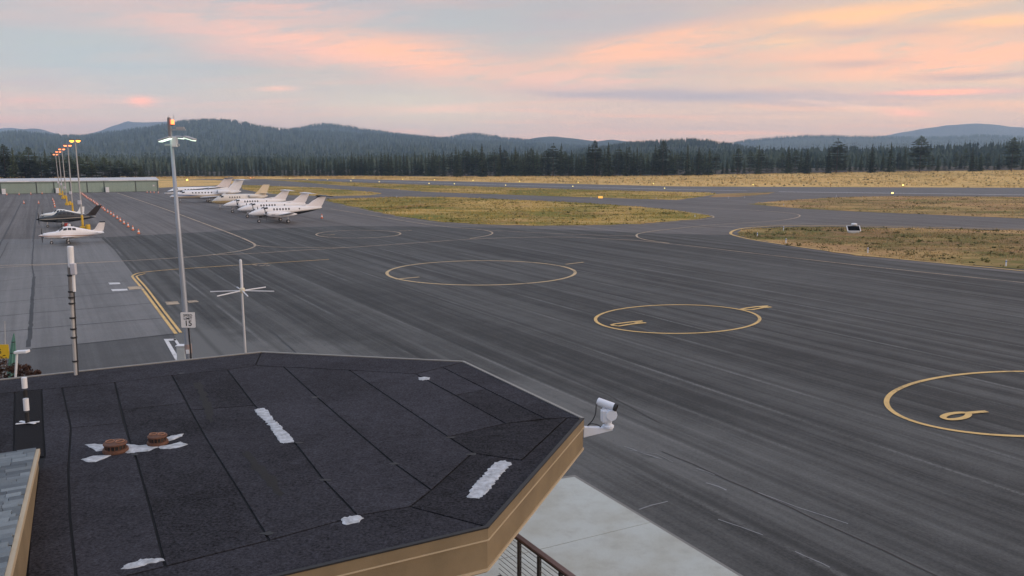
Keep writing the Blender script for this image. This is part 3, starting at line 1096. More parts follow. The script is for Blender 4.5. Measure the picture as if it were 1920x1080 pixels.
lodge_prism('roof_deck', offset_poly(ROOF, 0.03), RZ - 0.30, RZ - 0.020, mat('deck_tar_lap_shade', (0.008, 0.008, 0.010), 0.9))  # lap shadow and tar bleed at the sheet seams put in as near-black colour
lodge_prism('wall', offset_poly(ROOF, 2.3), 0.0, RZ - 0.56, WALLM)
lodge_prism('soffit', offset_poly(ROOF, 0.02), RZ - 0.60, RZ - 0.54, TAN)


def ring_board(name, d_out, d_in, z0, z1, m):
    """one fascia board per side of the roof"""
    a, b = offset_poly(ROOF, d_out), offset_poly(ROOF, d_in)
    for i in range(len(ROOF) - 1):
        j = i + 1
        MB().prism([loc_(q) for q in (a[i], a[j], b[j], b[i])], z0, z1).build(name, m, lodge)


ring_board('fascia_board', 0.0, 0.06, RZ - 0.15, RZ - 0.002, TAN)
ring_board('fascia_board', 0.012, 0.06, RZ - 0.54, RZ - 0.165, TAN)
ring_board('fascia_trim', -0.012, 0.05, RZ - 0.165, RZ - 0.15, TANL)
ring_board('fascia_trim', -0.006, 0.05, RZ - 0.575, RZ - 0.54, TANL)
ring_board('drip_edge', -0.008, 0.05, RZ - 0.002, RZ + 0.018, None)
for i, o in enumerate([k for k in bpy.data.objects if k.parent == lodge and k.name.startswith('drip_edge')]):
    o.data.materials.append(mat('drip_metal', (0.30, 0.29, 0.27), 0.5, 0.3) if i < 3 else TAR)

SH = [
    [(116, 727), (215, 717), (232, 793), (133, 802)],
    [(133, 802), (232, 793), (244, 830), (255, 858), (281, 950), (310, 1062), (145, 1102), (131, 970), (128, 880)],
    [(215, 717), (322, 704), (350, 755), (228, 769)],
    [(228, 769), (350, 755), (357, 769), (381, 813), (400, 844), (453, 928), (505, 1013), (310, 1062), (281, 950), (255, 858), (244, 830)],
    [(322, 704), (426, 693), (477, 760), (357, 769), (350, 755)],
    [(357, 769), (477, 760), (515, 797), (555, 833), (606, 899), (671, 967), (505, 1013), (453, 928), (400, 844), (381, 813)],
    [(426, 693), (479, 685.6), (532, 688), (591, 742), (665, 806), (738, 868), (809, 919), (769, 950), (671, 967), (606, 899), (555, 833), (515, 797), (477, 760)],
    [(532, 688), (655, 694), (767, 770), (840, 819), (889, 850), (881, 854), (809, 919), (738, 868), (665, 806), (591, 742)],
    [(655, 694), (779, 701), (865, 748), (948, 794), (840, 819), (767, 770)],
    [(840, 819), (948, 794), (1064, 783), (978, 863), (889, 850)],
    [(779, 701), (830, 689), (912, 730), (854, 741)],
    [(854, 741), (912, 730), (1023, 785), (948, 794), (865, 748)],
    [(-330, 771), (28, 735), (78, 730), (116, 727), (215, 717), (322, 704), (426, 693), (479, 685.6), (490, 661), (0, 713), (-330, 748)],
    [(479, 685.6), (490, 661), (868, 679), (830, 689), (779, 701), (655, 694), (532, 688)],
    [(830, 689), (868, 679), (982, 732.5), (1092, 785), (1064, 783), (1023, 785), (912, 730)],
    [(1064, 783), (1092, 785), (1003, 887), (914, 988), (769, 950), (809, 919), (881, 854), (889, 850), (978, 863)],
    [(769, 950), (914, 988), (723, 1033), (532, 1078), (330, 1127), (145, 1172), (145, 1102), (310, 1062), (505, 1013), (671, 967)],
    [(-330, 890), (26, 858), (28, 735), (-330, 771)],
    [(78, 730), (116, 727), (133, 802), (128, 880), (131, 970), (145, 1102), (145, 1172), (42, 1190), (56, 1000), (72, 884), (84, 857), (80, 790)],
]
for i, pp in enumerate(SH):
    w = [P(x, y, RZ) for x, y in pp]
    w = offset_poly(w, 0.016)
    z = RZ + 0.0005 * (i % 5)
    MB().prism([loc_((p.x, p.y, 0)) for p in w], RZ - 0.019, z).build('roofing_sheet', ROOFM, lodge, tri=True)
w = offset_poly([P(x, y, RZ) for x, y in [(29, 736), (77, 731), (79, 790), (83, 856), (27, 858)]], 0.004)
MB().prism([loc_((p.x, p.y, 0)) for p in w], RZ - 0.009, RZ + 0.006).build('roofing_sheet', ROOFD, lodge, tri=True)
# trowelled tar smears beside the seams
rs = random.Random(5)


def blob_prism(pp, z0, z1, amp, step, m, name, dome=0.0):
    """irregular trowelled patch: noisy outline, raised middle"""
    w = [P(x, y, RZ) for x, y in pp]
    out = []
    for i in range(len(w)):
        a, b = w[i], w[(i + 1) % len(w)]
        k = max(1, int((b - a).length / step))
        t = (b - a).normalized()
        q = Vector((-t.y, t.x, 0))
        for j in range(k):
            p = a.lerp(b, j / k)
            out.append(p + q * (rs.uniform(-1, 1) * amp))
    c = sum(out, Vector()) / len(out)
    vs = [loc_(Vector((p.x, p.y, z0))) for p in out]
    inn = [c + (p - c) * 0.86 for p in out]
    vs += [loc_(Vector((p.x, p.y, z1 + rs.uniform(0, dome)))) for p in inn]
    vs.append(loc_(Vector((c.x, c.y, z1 + dome))))
    n = len(out)
    fs = []
    for i in range(n):
        j = (i + 1) % n
        fs.append((i, j, n + j, n + i))
        fs.append((n + i, n + j, 2 * n))
    return MB().add(vs, fs).build(name, m, lodge)


Z0, Z1 = RZ - 0.002, RZ + 0.006
for pp in ([(476, 768), (492, 764), (500, 768), (512, 785), (530, 803), (545, 818), (552, 829), (530, 833), (524, 826), (510, 806), (497, 790), (484, 778)],
           [(928, 866), (948, 862), (960, 868), (945, 885), (928, 905), (915, 922), (898, 936), (874, 934), (885, 913), (902, 895), (915, 880)],
           [(784, 708.5), (795, 706.5), (806, 708), (805, 711.5), (792, 714), (785, 712)],
           [(640, 972), (660, 967), (678, 966), (685, 972), (668, 981), (648, 985), (639, 979)],
           [(230, 1060), (262, 1049), (305, 1045), (308, 1050), (285, 1057), (250, 1066), (228, 1067)]):
    blob_prism(pp, Z0, Z1, 0.022, 0.035, SILVER, 'sealant_patch', 0.005)
for pp in ([(158, 834), (176, 832), (197, 834), (192, 845), (180, 847), (170, 840)],
           [(151, 862), (175, 855), (212, 853), (200, 858), (180, 866), (165, 867)],
           [(303, 826), (320, 817), (345, 813), (342, 818), (322, 826), (306, 829)],
           [(296, 838), (320, 834), (340, 828), (354, 833), (338, 839), (318, 842), (300, 842)],
           [(228, 832), (262, 835), (285, 834), (300, 838), (280, 846), (240, 850), (226, 848)]):
    blob_prism(pp, Z0, RZ + 0.007, 0.010, 0.05, SILVER, 'sealant_patch', 0.006)
for k, (x, y) in enumerate([(560, 830), (500, 1000), (340, 700), (608, 900), (590, 745), (738, 870), (510, 795), (845, 820), (250, 852), (884, 852)]):
    c = P(x, y, RZ)
    pr = []
    for i in range(9):
        a = 6.283 * i / 9
        pr.append((c.x + math.cos(a) * rs.uniform(0.04, 0.12), c.y + math.sin(a) * rs.uniform(0.02, 0.07)))
    MB().prism([loc_((p[0], p[1], 0)) for p in pr], RZ - 0.002, RZ + 0.004).build('tar_dab', TAR, lodge)


STAIN = mat('tar_stain', (0.012, 0.012, 0.013), 0.9, 0, 0.5, 8, 0.4, 40)
for pp in ([(364, 718), (376, 716), (388, 740), (398, 762), (402, 790), (392, 792), (384, 768), (374, 745)], [(452, 850), (466, 846), (500, 880), (536, 925), (520, 930), (486, 892)]):
    w = [P(x, y, RZ) for x, y in pp]
    out = []
    for i in range(len(w)):
        a, b = w[i], w[(i + 1) % len(w)]
        for j in range(6):
            p = a.lerp(b, j / 6)
            out.append(p + Vector((rs.uniform(-.03, .03), rs.uniform(-.05, .05), 0)))
    MB().sheet([loc_((p.x, p.y, 0)) for p in out], RZ + 0.0038).build('tar_stain', STAIN, lodge, tri=True)


def roof_vent(px, py, r):
    c = loc_(P(px, py, RZ))
    v = MB().lathe([(r * 1.0, -0.005), (r * 1.03, 0.02), (r * 1.0, 0.05), (r * 0.84, 0.055)], c, 20).build('roof_vent', RUST, lodge)
    MB().lathe([(r * 0.78, 0.052), (r * 0.78, 0.125)], c, 20).build('vent_throat', BLACK, v)
    for i in range(16):
        a = 6.283 * i / 16
        M = Matrix.Rotation(a, 3, 'Z')
        MB().box(c + M @ Vector((r * 0.81, 0, 0.09)), (0.012, 0.010, 0.075), M).build('vent_slat', RUST, v)
    MB().lathe([(r * 0.93, 0.120), (r * 0.95, 0.135), (r * 0.90, 0.150), (r * 0.5, 0.160), (0.02, 0.163)], c, 20).build('vent_cap', RUST, v)
    for s in (-1, 1):
        pts = [c + Vector((s * r * 0.42 + r * 0.33 * math.cos(t * 6.283 / 14), r * 0.33 * math.sin(t * 6.283 / 14), 0.166)) for t in range(15)]
        MB().tube(pts, 0.008, 5).build('cap_rib', mat('brown_vent_light', (0.34, 0.17, 0.10), 0.6, 0.2, 0.3, 10), v)


roof_vent(217, 846, 0.185)
roof_vent(296, 832, 0.16)

# ------------------------------------------------------------------ shingled roof beside it
q0, q1 = P(73, 881, RZ), P(49, 1080, RZ)
ev = (q1 - q0).normalized()
nrm = Vector((ev.y, -ev.x, 0)).normalized()
if nrm.x < 0:
    nrm = -nrm
t0 = Pplane(66, 872, q0, nrm)
t1 = Pplane(17, 1080, q0, nrm)
sv = (t1 - t0)
slope = sv.z / Vector((sv.x, sv.y, 0)).length
wing = thing('shingled_wing', 'grey shingled roof with tan edge board in the lower left corner', 'roof', (q0.x - 2, q0.y - 2, 0))
WO = Vector(wing.location)
length = 9.0
along = ev
side = -nrm                                     # away from the tan edge, to the left
H0 = t0.z + 0.0


def roof_pt(a, s, lift=0.0):
    """a metres up the slope, s metres to the left of the tan edge"""
    p = q0 + along * a + side * s
    return Vector((p.x, p.y, H0 + slope * a + lift)) - WO


mb = MB()
c4 = [roof_pt(-0.02, 0.0), roof_pt(length, 0.0), roof_pt(length, 6), roof_pt(-0.02, 6)]
b4 = [Vector((v.x, v.y, RZ + 0.012)) for v in c4]
mb.add(b4 + c4, [(0, 1, 2, 3), (4, 7, 6, 5), (0, 4, 5, 1), (1, 5, 6, 2), (2, 6, 7, 3), (3, 7, 4, 0)])
mb.build('wall', TAN, wing)
mb = MB()
c4 = [roof_pt(-0.06, -0.035, 0.02), roof_pt(length, -0.035, 0.02), roof_pt(length, 0.012, 0.02), roof_pt(-0.06, 0.012, 0.02)]
b4 = [v + Vector((0, 0, -0.07)) for v in c4]
mb.add(b4 + c4, [(3, 2, 1, 0), (4, 5, 6, 7), (0, 1, 5, 4), (1, 2, 6, 5), (2, 3, 7, 6), (3, 0, 4, 7)])
mb.build('edge_trim', TANL, wing)
SHM = [mat('shingle_grey_%d' % i, c, 0.9, 0, 0.25, 12, 0.5, 90, rnd=0.25) for i, c in enumerate([(0.15, 0.18, 0.20), (0.20, 0.235, 0.255), (0.115, 0.14, 0.16)])]
rs = random.Random(11)
shmesh = {}
course = 0.145
nrow = 48
for r in range(nrow):
    s = 0.012 - rs.random() * 0.2
    a0 = -0.05 + r * course
    while s < 1.9:
        wd = rs.choice([0.16, 0.22, 0.30, 0.34])
        lo, hi = max(s, 0.012), s + wd - 0.006
        if hi - lo > 0.04:
            lift = rs.choice([0.0, 0.006, 0.010])
            th = 0.018 + lift
            vs = [roof_pt(a0, lo, 0.010), roof_pt(a0, hi, 0.010), roof_pt(a0, lo, 0.010 + th + 0.012), roof_pt(a0, hi, 0.010 + th + 0.012), roof_pt(a0 + course + 0.03, lo, 0.004), roof_pt(a0 + course + 0.03, hi, 0.004), roof_pt(a0 + course + 0.03, lo, 0.004 + th * 0.7), roof_pt(a0 + course + 0.03, hi, 0.004 + th * 0.7)]
            o = MB().add(vs, [(0, 1, 3, 2), (4, 6, 7, 5), (0, 2, 6, 4), (1, 5, 7, 3), (2, 3, 7, 6), (0, 4, 5, 1)]).build('shingle', rs.choice(SHM), wing)
        s += wd

# ------------------------------------------------------------------ concrete pad, deck railing
walk = MB().prism(px_poly([(640, 955.5), (1050, 897), (1078, 893), (1450, 1117), (1450, 1300), (600, 1300)]), 0.0, 0.05).build('concrete_walk', mat('joint_fill', (0.22, 0.22, 0.21), 0.9), tri=True)
structure(walk)
J0, J1 = (640, 1121.5), (1220, 979.5)
for pp in ([(645, 956.5), (1053, 897.5), (1077, 894), J1, J0], [J0, J1, (1446, 1116), (1446, 1290), (620, 1290)]):
    w = offset_poly([P(x, y, 0.1) for x, y in pp], 0.012)
    o = MB().prism(w, 0.03, 0.105).build('concrete_panel', CONC, walk, tri=True)

RT = 4.05
ra, rb = P(974, 1008, RT), P(1140, 1131, RT)
rd = (rb - ra).normalized()
rn = Vector((-rd.y, rd.x, 0))
rail = thing('deck_railing', 'dark deck railing with mauve handrail and thin cables below the roof corner', 'railing', (ra.x, ra.y, RT - 1.07))
RO = Vector(rail.location)
L = 5.0
ML = Matrix(((rd.x, rn.x, 0), (rd.y, rn.y, 0), (0, 0, 1)))
bevel(MB().box(ML @ Vector((L / 2 - 0.7, 0, 1.07)), (L, 0.11, 0.04), ML).build('handrail', mat('mauve_handrail', (0.20, 0.135, 0.135), 0.5, 0.1, 0.1, 4), rail), 0.008)
MB().box(ML @ Vector((L / 2 - 0.7, 0, 1.025)), (L, 0.05, 0.04), ML).build('top_channel', DARKM, rail)
k = 0
pp0 = P(967, 1030, RT - 0.2)
s0 = (Vector((pp0.x, pp0.y, 0)) - Vector((ra.x, ra.y, 0))).dot(rd)
for i in range(6):
    MB().box(ML @ Vector((s0 + i * 0.62, 0, 0.5)), (0.055, 0.055, 1.0), ML).build('post', DARKM, rail)
for i in range(10):
    z = 0.08 + i * 0.095
    MB().tube([ML @ Vector((-0.7, 0, z)), ML @ Vector((L - 0.7, 0, z))], 0.006, 5).build('cable', mat('steel_cable', (0.35, 0.34, 0.34), 0.4, 0.7), rail)
MB().box(ML @ Vector((L / 2 - 0.7, 0, 0.02)), (L, 0.06, 0.04), ML).build('bottom_channel', DARKM, rail)
# deck under the railing
dk = thing('upper_deck', 'brown upper deck floor edge under the dark railing', 'deck', (ra.x, ra.y, RT - 1.25))
deck_pts = [ML @ Vector((-0.7, 0.12, 0)), ML @ Vector((L - 0.7, 0.12, 0)), ML @ Vector((L - 0.7, -1.6, 0)), ML @ Vector((-0.7, -1.6, 0))]
sgn = -1
for i in range(11):
    o = -0.06 + i * 0.145
    a = ML @ Vector((L / 2 - 0.7, sgn * o if False else -o, 0.15))
    MB().box(a, (L, 0.138, 0.03), ML).build('deck_board', mat('deck_board', (0.20, 0.15, 0.11), 0.8, 0, 0.25, 4, rnd=0.2), dk)
MB().box(ML @ Vector((L / 2 - 0.7, -0.70, 0.03)), (L - 0.1, 1.5, 0.2), ML).build('deck_frame', WALLM, dk)
# ------------------------------------------------------------------ security camera on its bracket
def upright(px, py_base, py_top, dist):
    """foot point and height of an upright thing at a forward distance"""
    a, b = PD(px, py_base, dist), PD(px, py_top, dist)
    return a, b.z - a.z


cd = rim[2].y + 0.12
cb = PD(1138, 801, cd)
ptz = thing('security_camera', 'white pan-tilt security camera on a bracket at the roof corner', 'camera', cb)
wpt = PD(1097, 806, cd - 0.05) - cb
CW = mat('camera_white', (0.74, 0.80, 0.90), 0.35, 0, 0.04, 5)
arm = MB()
M = Matrix.Identity(3)
arm.add([wpt + Vector((-.03, 0.05, -.13)), wpt + Vector((-.03, -.05, -.13)), wpt + Vector((-.03, -.05, .06)), wpt + Vector((-.03, .05, .06)),
         Vector((0.10, .05, -.045)), Vector((.10, -.05, -.045)), Vector((.10, -.05, .0)), Vector((.10, .05, .0))],
        [(0, 1, 2, 3), (7, 6, 5, 4), (0, 4, 5, 1), (1, 5, 6, 2), (2, 6, 7, 3), (3, 7, 4, 0)])
bevel(arm.build('bracket_arm', CW, ptz), 0.006)
MB().lathe([(0.105, 0.0), (0.105, 0.035), (0.07, 0.05), (0.065, 0.10)], (0.02, 0, 0), 20).build('base', CW, ptz, smooth=False)
bevel(MB().box((-0.01, 0, 0.225), (0.21, 0.18, 0.25)).build('yoke', CW, ptz), 0.03, 3)
MX = Matrix.Rotation(math.pi / 2, 3, 'X')
MB().lathe([(0.095, -0.11), (0.10, -0.09), (0.10, 0.09), (0.095, 0.11)], (0.07, 0, 0.25), 20, MX).build('tilt_drum', CW, ptz)
# housing points right, slightly down and towards the viewer
hd = Vector((0.88, -0.38, -0.22)).normalized()
hm = hd.to_track_quat('Z', 'Y').to_matrix()
hc = Vector((0.0, 0, 0.42))
hs = MB().lathe([(0.058, -0.19), (0.070, -0.18), (0.070, 0.13), (0.066, 0.14)], hc, 20, hm).build('housing', CW, ptz)
MB().lathe([(0.070, 0.125), (0.075, 0.13), (0.075, 0.18), (0.060, 0.181), (0.055, 0.155)], hc, 20, hm).build('lens_hood', BLACK, hs)
MB().lathe([(0.05, 0.152), (0.05, 0.162)], hc, 16, hm).build('lens', mat('lens_glass', (0.01, 0.01, 0.015), 0.08), hs)
MB().tube(smooth_path([hc + hm @ Vector((0, 0, -0.2)), (-0.20, 0.0, 0.38), (-0.21, 0, 0.25), (-0.26, 0, 0.13), (-0.33, 0, 0.05), (-0.36, 0.0, 0.0)]), 0.010, 6).build('cable', BLACK, ptz)
MB().tube(smooth_path([(-0.36, 0.02, 0.0), (-0.30, 0.0, 0.06), (-0.20, -0.02, 0.06), (-0.12, -0.02, 0.02), (-0.10, -0.02, -0.02)]), 0.009, 6).build('cable', BLACK, ptz)

# ------------------------------------------------------------------ aerials on and behind the roof
gd = rim[0].y + 0.35
gb, gh = upright(462, 690, 486, gd)
ga = thing('ground_plane_antenna', 'slim white aerial with six spreading rods behind the far roof edge', 'antenna', gb)
GA = mat('aerial_white', (0.72, 0.74, 0.78), 0.4, 0, 0.08, 8)
tz = PD(460, 545, gd).z - gb.z
MB().tube([(0, 0, 0), (-0.01, 0, tz)], 0.028, 10).build('mast', mat('mast_grey', (0.55, 0.57, 0.60), 0.45, 0.2), ga)
MB().lathe([(0.05, tz - 0.05), (0.065, tz - 0.02), (0.065, tz + 0.05), (0.03, tz + 0.08)], (0, 0, 0), 12).build('hub', mat('hub_cream', (0.66, 0.62, 0.50), 0.5), ga)
MB().tube([(0, 0, tz + 0.05), (0, 0, gh - 0.03), (0, 0, gh)], [0.032, 0.032, 0.015], 12).build('radome', GA, ga)
for i, a in enumerate((2, 62, 118, 182, 242, 298)):
    a = math.radians(a)
    MB().tube([(0.04 * math.cos(a), 0.04 * math.sin(a), tz), (0.76 * math.cos(a), 0.76 * math.sin(a), tz - 0.02)], 0.014, 6).build('radial_rod', GA, ga)

md = PD(143, 690, 16.4).y
mb0 = PD(143.5, 720, md)
mt = PD(129, 462, md)
mast = thing('antenna_mast', 'grey leaning mast strapped with cables carrying a white panel antenna at left', 'antenna', mb0)


def mp_(py, dx=0.0):
    t = (720 - py) / (720 - 462)
    return (mt - mb0) * t + Vector((dx, 0, 0))


MB().tube([mp_(720), mp_(560)], 0.040, 10).build('mast_pole', mat('mast_galv', (0.50, 0.50, 0.50), 0.5, 0.3, 0.2, 8), mast)
MB().tube([mp_(560), mp_(498)], 0.052, 10).build('mast_sleeve', mat('mast_dark', (0.22, 0.22, 0.23), 0.5, 0.3), mast)
MB().tube([mp_(545, 0.06), mp_(497, 0.06)], 0.035, 10).build('side_radome', WHITE, mast)
MB().tube([mp_(500, 0.03), mp_(463, 0.03), mp_(461.5, 0.03)], [0.062, 0.062, 0.05], 12).build('top_radome', WHITE, mast)
bevel(MB().box(mp_(503, 0.10) + Vector((0, -.05, 0)), (0.11, 0.08, 0.24)).build('radio_box', mat('radio_grey', (0.55, 0.56, 0.62), 0.5), mast), 0.012)
for py in (515, 545, 556, 567, 594, 615, 631, 676):
    c = mp_(py)
    MB().lathe([(0.060, -0.018), (0.066, -0.01), (0.066, 0.01), (0.060, 0.018)], c, 10).build('cable_tie', BLACK, mast)
MB().tube([mp_(720, 0.05), mp_(620, 0.052), mp_(520, 0.062)], 0.010, 6).build('feed_cable', BLACK, mast)

sb = P(52, 795, RZ)
sh = PD(45, 708, sb.y).z - RZ
sa = thing('stub_antenna', 'short white and black banded aerial on a cross foot on the roof', 'antenna', sb)
lean = (PD(45, 708, sb.y) - sb)
for a in (0.35, -0.35):
    Mr = Matrix.Rotation(a, 3, 'Z')
    bevel(MB().box((0, 0, 0.022 + (0.008 if a < 0 else 0)), (0.36, 0.05, 0.012), Mr).build('cross_foot', GA, sa), 0.003)
ST = [(0.0, 0.26, 0.036, BLACK), (0.26, 0.55, 0.045, WHITE), (0.55, 0.74, 0.034, BLACK), (0.74, 1.0, 0.045, WHITE)]
for a, b, r, m in ST:
    MB().tube([lean * a + Vector((0, 0, 0.03)), lean * b], r, 12).build('band', m, sa)

# ------------------------------------------------------------------ light pole with speed sign
pb = P(358.5, 722)
LP = thing('light_pole', 'tall grey steel light pole with floodlights and red beacon beside the parking lines', 'light pole', pb)
GS = mat('galvanised_pole', (0.36, 0.40, 0.46), 0.45, 0.35, 0.12, 3)
top = PD(318, 222, pb.y)
lean = (top - pb)
hz = lean.z


def lp(py, dx=0.0, dy=0.0):
    z = PD(340, py, pb.y).z
    return lean * (z / hz) + Vector((dx, dy, 0))


MB().tube([(0, 0, 0), lp(640), lp(440), lp(262)], [0.15, 0.14, 0.105, 0.07], 14).build('pole_shaft', GS, LP, smooth=True)
MB().lathe([(0.36, 0), (0.36, 0.5), (0.30, 0.56)], (0, 0, 0), 16).build('footing', CONC, LP)
MB().tube([lp(662), lp(645)], 0.16, 14).build('access_collar', mat('rusty_collar', (0.38, 0.30, 0.28), 0.7, 0.2, 0.4, 6), LP)
bevel(MB().box(lp(266, 0.16, -0.05), (0.24, 0.22, 0.46)).build('junction_box', GA, LP), 0.02)
bevel(MB().box(lp(272, 0.02, 0), (0.66, 0.12, 0.10)).build('cross_arm', GREYM, LP), 0.01)
LED = mat('floodlight_lens', (0.80, 1.0, 0.82), 0.4, emit=1.5)
HEAD = mat('floodlight_case', (0.42, 0.43, 0.46), 0.5, 0.3)


def flood(px0, py0, px1, py1, dy):
    a, b = PD(px0, py0, pb.y + dy) - pb, PD(px1, py1, pb.y + dy) - pb
    d = (b - a)
    xm = d.normalized()
    ym = Vector((0, 1, 0))
    zm = xm.cross(ym).normalized()
    ym = zm.cross(xm)
    Mx = Matrix((xm, ym, zm)).transposed()
    h = MB().box((a + b) / 2, (d.length, 0.46, 0.09), Mx).build('floodlight', HEAD, LP)
    bevel(h, 0.03)
    MB().box((a + b) / 2 - zm * 0.055, (d.length * 0.9, 0.40, 0.03), Mx).build('floodlight_lens', LED, h)
    MB().tube([lp(256), (a + b) / 2], 0.035, 8).build('arm', GREYM, LP)


flood(299, 264, 321, 257, -0.25)
flood(347, 256, 366, 262, -0.25)
flood(331, 256, 343, 258, 0.45)
bevel(MB().box(lp(238, -0.04, 0), (0.12, 0.14, 0.85)).build('panel_antenna', mat('panel_dark', (0.20, 0.20, 0.22), 0.5), LP), 0.02)
MB().tube([lp(262), lp(224, 0.02)], 0.045, 8).build('top_mast', GREYM, LP)
MB().tube([lp(240, 0.20), lp(214, 0.19)], 0.012, 6).build('whip_aerial', GREYM, LP)
MB().tube([lp(224, -0.03), lp(217, -0.03)], 0.012, 6).build('whip_aerial', GREYM, LP)
MB().box(lp(243, 0.36, 0), (0.62, 0.10, 0.07)).build('cross_arm', GREYM, LP)
MB().box(lp(240, 0.45, 0), (0.34, 0.12, 0.10)).build('loudspeaker', HEAD, LP)
MB().lathe([(0.05, -0.11), (0.075, -0.08), (0.075, 0.06), (0.04, 0.11)], lp(229, 0.14, -0.05), 12).build('red_beacon', mat('beacon_red', (1.0, 0.16, 0.05), 0.4, emit=4.0), LP)
MB().lathe([(0.08, -0.04), (0.08, 0.0)], lp(233.6, 0.14, -0.05), 12).build('beacon_base', DARKM, LP)
MB().tube([lp(672, 0.15, -0.1), lp(614, 0.15, -0.1)], 0.03, 6).build('conduit', BLACK, LP)
bevel(MB().box(lp(658, 0.03, -0.17), (0.16, 0.02, 0.20)).build('pole_plate', WHITE, LP), 0.005)

sc_ = PD(352.5, 600, pb.y - 0.20)
sign = thing('speed_limit_sign', 'white speed limit 15 sign on the light pole', 'sign', sc_)
SIGNW = mat('sign_white', (0.86, 0.84, 0.82), 0.45, 0, 0.04, 4)
SIGNK = mat('sign_black', (0.02, 0.02, 0.02), 0.5)
sw = (PD(366, 600, pb.y) - PD(339.5, 600, pb.y)).x
shh = PD(352, 586, pb.y).z - PD(352, 614.5, pb.y).z
fz = Matrix.Rotation(math.radians(0), 3, 'Z')


def rounded_rect(w, h, r, n=5):
    out = []
    for cx, cy, a0 in ((w / 2 - r, h / 2 - r, 0), (-w / 2 + r, h / 2 - r, 90), (-w / 2 + r, -h / 2 + r, 180), (w / 2 - r, -h / 2 + r, 270)):
        for i in range(n):
            a = math.radians(a0 + 90 * i / (n - 1))
            out.append((cx + r * math.cos(a), cy + r * math.sin(a)))
    return out


def plate(w, h, r, y0, y1):
    """upright rounded plate between two depths, facing -y"""
    p = rounded_rect(w, h, r)
    n = len(p)
    vs = [(x, y0, z) for x, z in p] + [(x, y1, z) for x, z in p]
    return MB().add(vs, [tuple(range(n)), tuple(range(2 * n - 1, n - 1, -1))] + [(i, n + i, n + (i + 1) % n, (i + 1) % n) for i in range(n)])


plate(sw, shh, 0.04, 0.0, 0.012).build('sign_plate', SIGNW, sign)


def letters(txt, size, x, z, y, m, parent, name='lettering', sx=1.0, ext=0.002):
    cu = bpy.data.curves.new(name, 'FONT')
    cu.body = txt
    cu.size = size
    cu.align_x = 'CENTER'
    cu.align_y = 'CENTER'
    cu.extrude = ext
    cu.offset = size * 0.018
    tmp = bpy.data.objects.new('tmp', cu)
    COL.objects.link(tmp)
    bpy.context.view_layer.update()
    me = bpy.data.meshes.new_from_object(tmp.evaluated_get(bpy.context.evaluated_depsgraph_get()))
    bpy.data.objects.remove(tmp)
    me.name = name
    me.materials.clear()
    me.materials.append(m)
    o = bpy.data.objects.new(name, me)
    COL.objects.link(o)
    o.parent = parent
    o.rotation_euler = (math.pi / 2, 0, 0)
    o.scale = (sx, 1, 1)
    o.location = (x, y, z)
    return o


letters('SPEED', 0.155, 0, shh * 0.29, -0.002, SIGNK, sign, sx=1.0)
letters('LIMIT', 0.155, 0, shh * 0.09, -0.002, SIGNK, sign, sx=1.08)
letters('15', 0.36, 0, -shh * 0.23, -0.002, SIGNK, sign, sx=1.0)
MB().box((0, 0.05, 0.1), (0.45, 0.03, 0.04)).build('mounting_strap', GREYM, sign)
MB().box((0, 0.05, -0.15), (0.45, 0.03, 0.04)).build('mounting_strap', GREYM, sign)

cbx = P(345, 712)
cab = thing('utility_cabinet', 'slim grey electrical cabinet beside the light pole foot', 'cabinet', cbx)
ch = PD(344, 648, cbx.y).z
bevel(MB().box((0, 0, ch / 2), (0.42, 0.30, ch)).build('cabinet_body', mat('cabinet_grey', (0.56, 0.59, 0.59), 0.5, 0.1), cab), 0.015)
bevel(MB().box((0.02, -0.02, ch + 0.02), (0.50, 0.38, 0.05)).build('cabinet_lid', WHITE, cab), 0.01)
MB().box((0, -0.156, ch * 0.5), (0.34, 0.012, ch * 0.8)).build('cabinet_door', mat('cabinet_grey_door', (0.52, 0.55, 0.55), 0.5, 0.1), cab)

# ------------------------------------------------------------------ patio corner at far left
ub = P(19, 758)
uh = PD(26, 625, ub.y).z
um = thing('patio_umbrella', 'closed green patio umbrella at the left edge', 'umbrella', ub)
GRN = mat('green_canvas', (0.10, 0.24, 0.20), 0.8, 0, 0.25, 5, 0.3, 30)
ul = Vector((PD(26, 625, ub.y).x - ub.x, 0, uh))
MB().tube([(0, 0, 0), ul * 0.62], 0.025, 8).build('pole', GREYM, um)
MB().lathe([(0.28, 0), (0.28, 0.06), (0.08, 0.10)], (0, 0, 0), 16).build('base', DARKM, um)
vs, fs = [], []
prof = [(0.38, 0.17), (0.5, 0.165), (0.65, 0.14), (0.78, 0.11), (0.9, 0.075), (1.0, 0.015)]
n = 16
for t, r in prof:
    for k in range(n):
        a = 2 * math.pi * k / n
        rr = r * (1.0 if k % 2 else 0.68)
        vs.append(ul * t + Vector((rr * math.cos(a), rr * math.sin(a), 0)))
for i in range(len(prof) - 1):
    for k in range(n):
        fs.append((i * n + k, i * n + (k + 1) % n, (i + 1) * n + (k + 1) % n, (i + 1) * n + k))
fs.append(tuple(range(n)))
MB().add(vs, fs).build('canopy', GRN, um)
for t, r in ((0.55, 0.15), (0.73, 0.115), (0.88, 0.075)):
    MB().lathe([(r, -0.02), (r * 1.05, 0), (r, 0.02)], ul * t, 14).build('strap', BLACK, um)

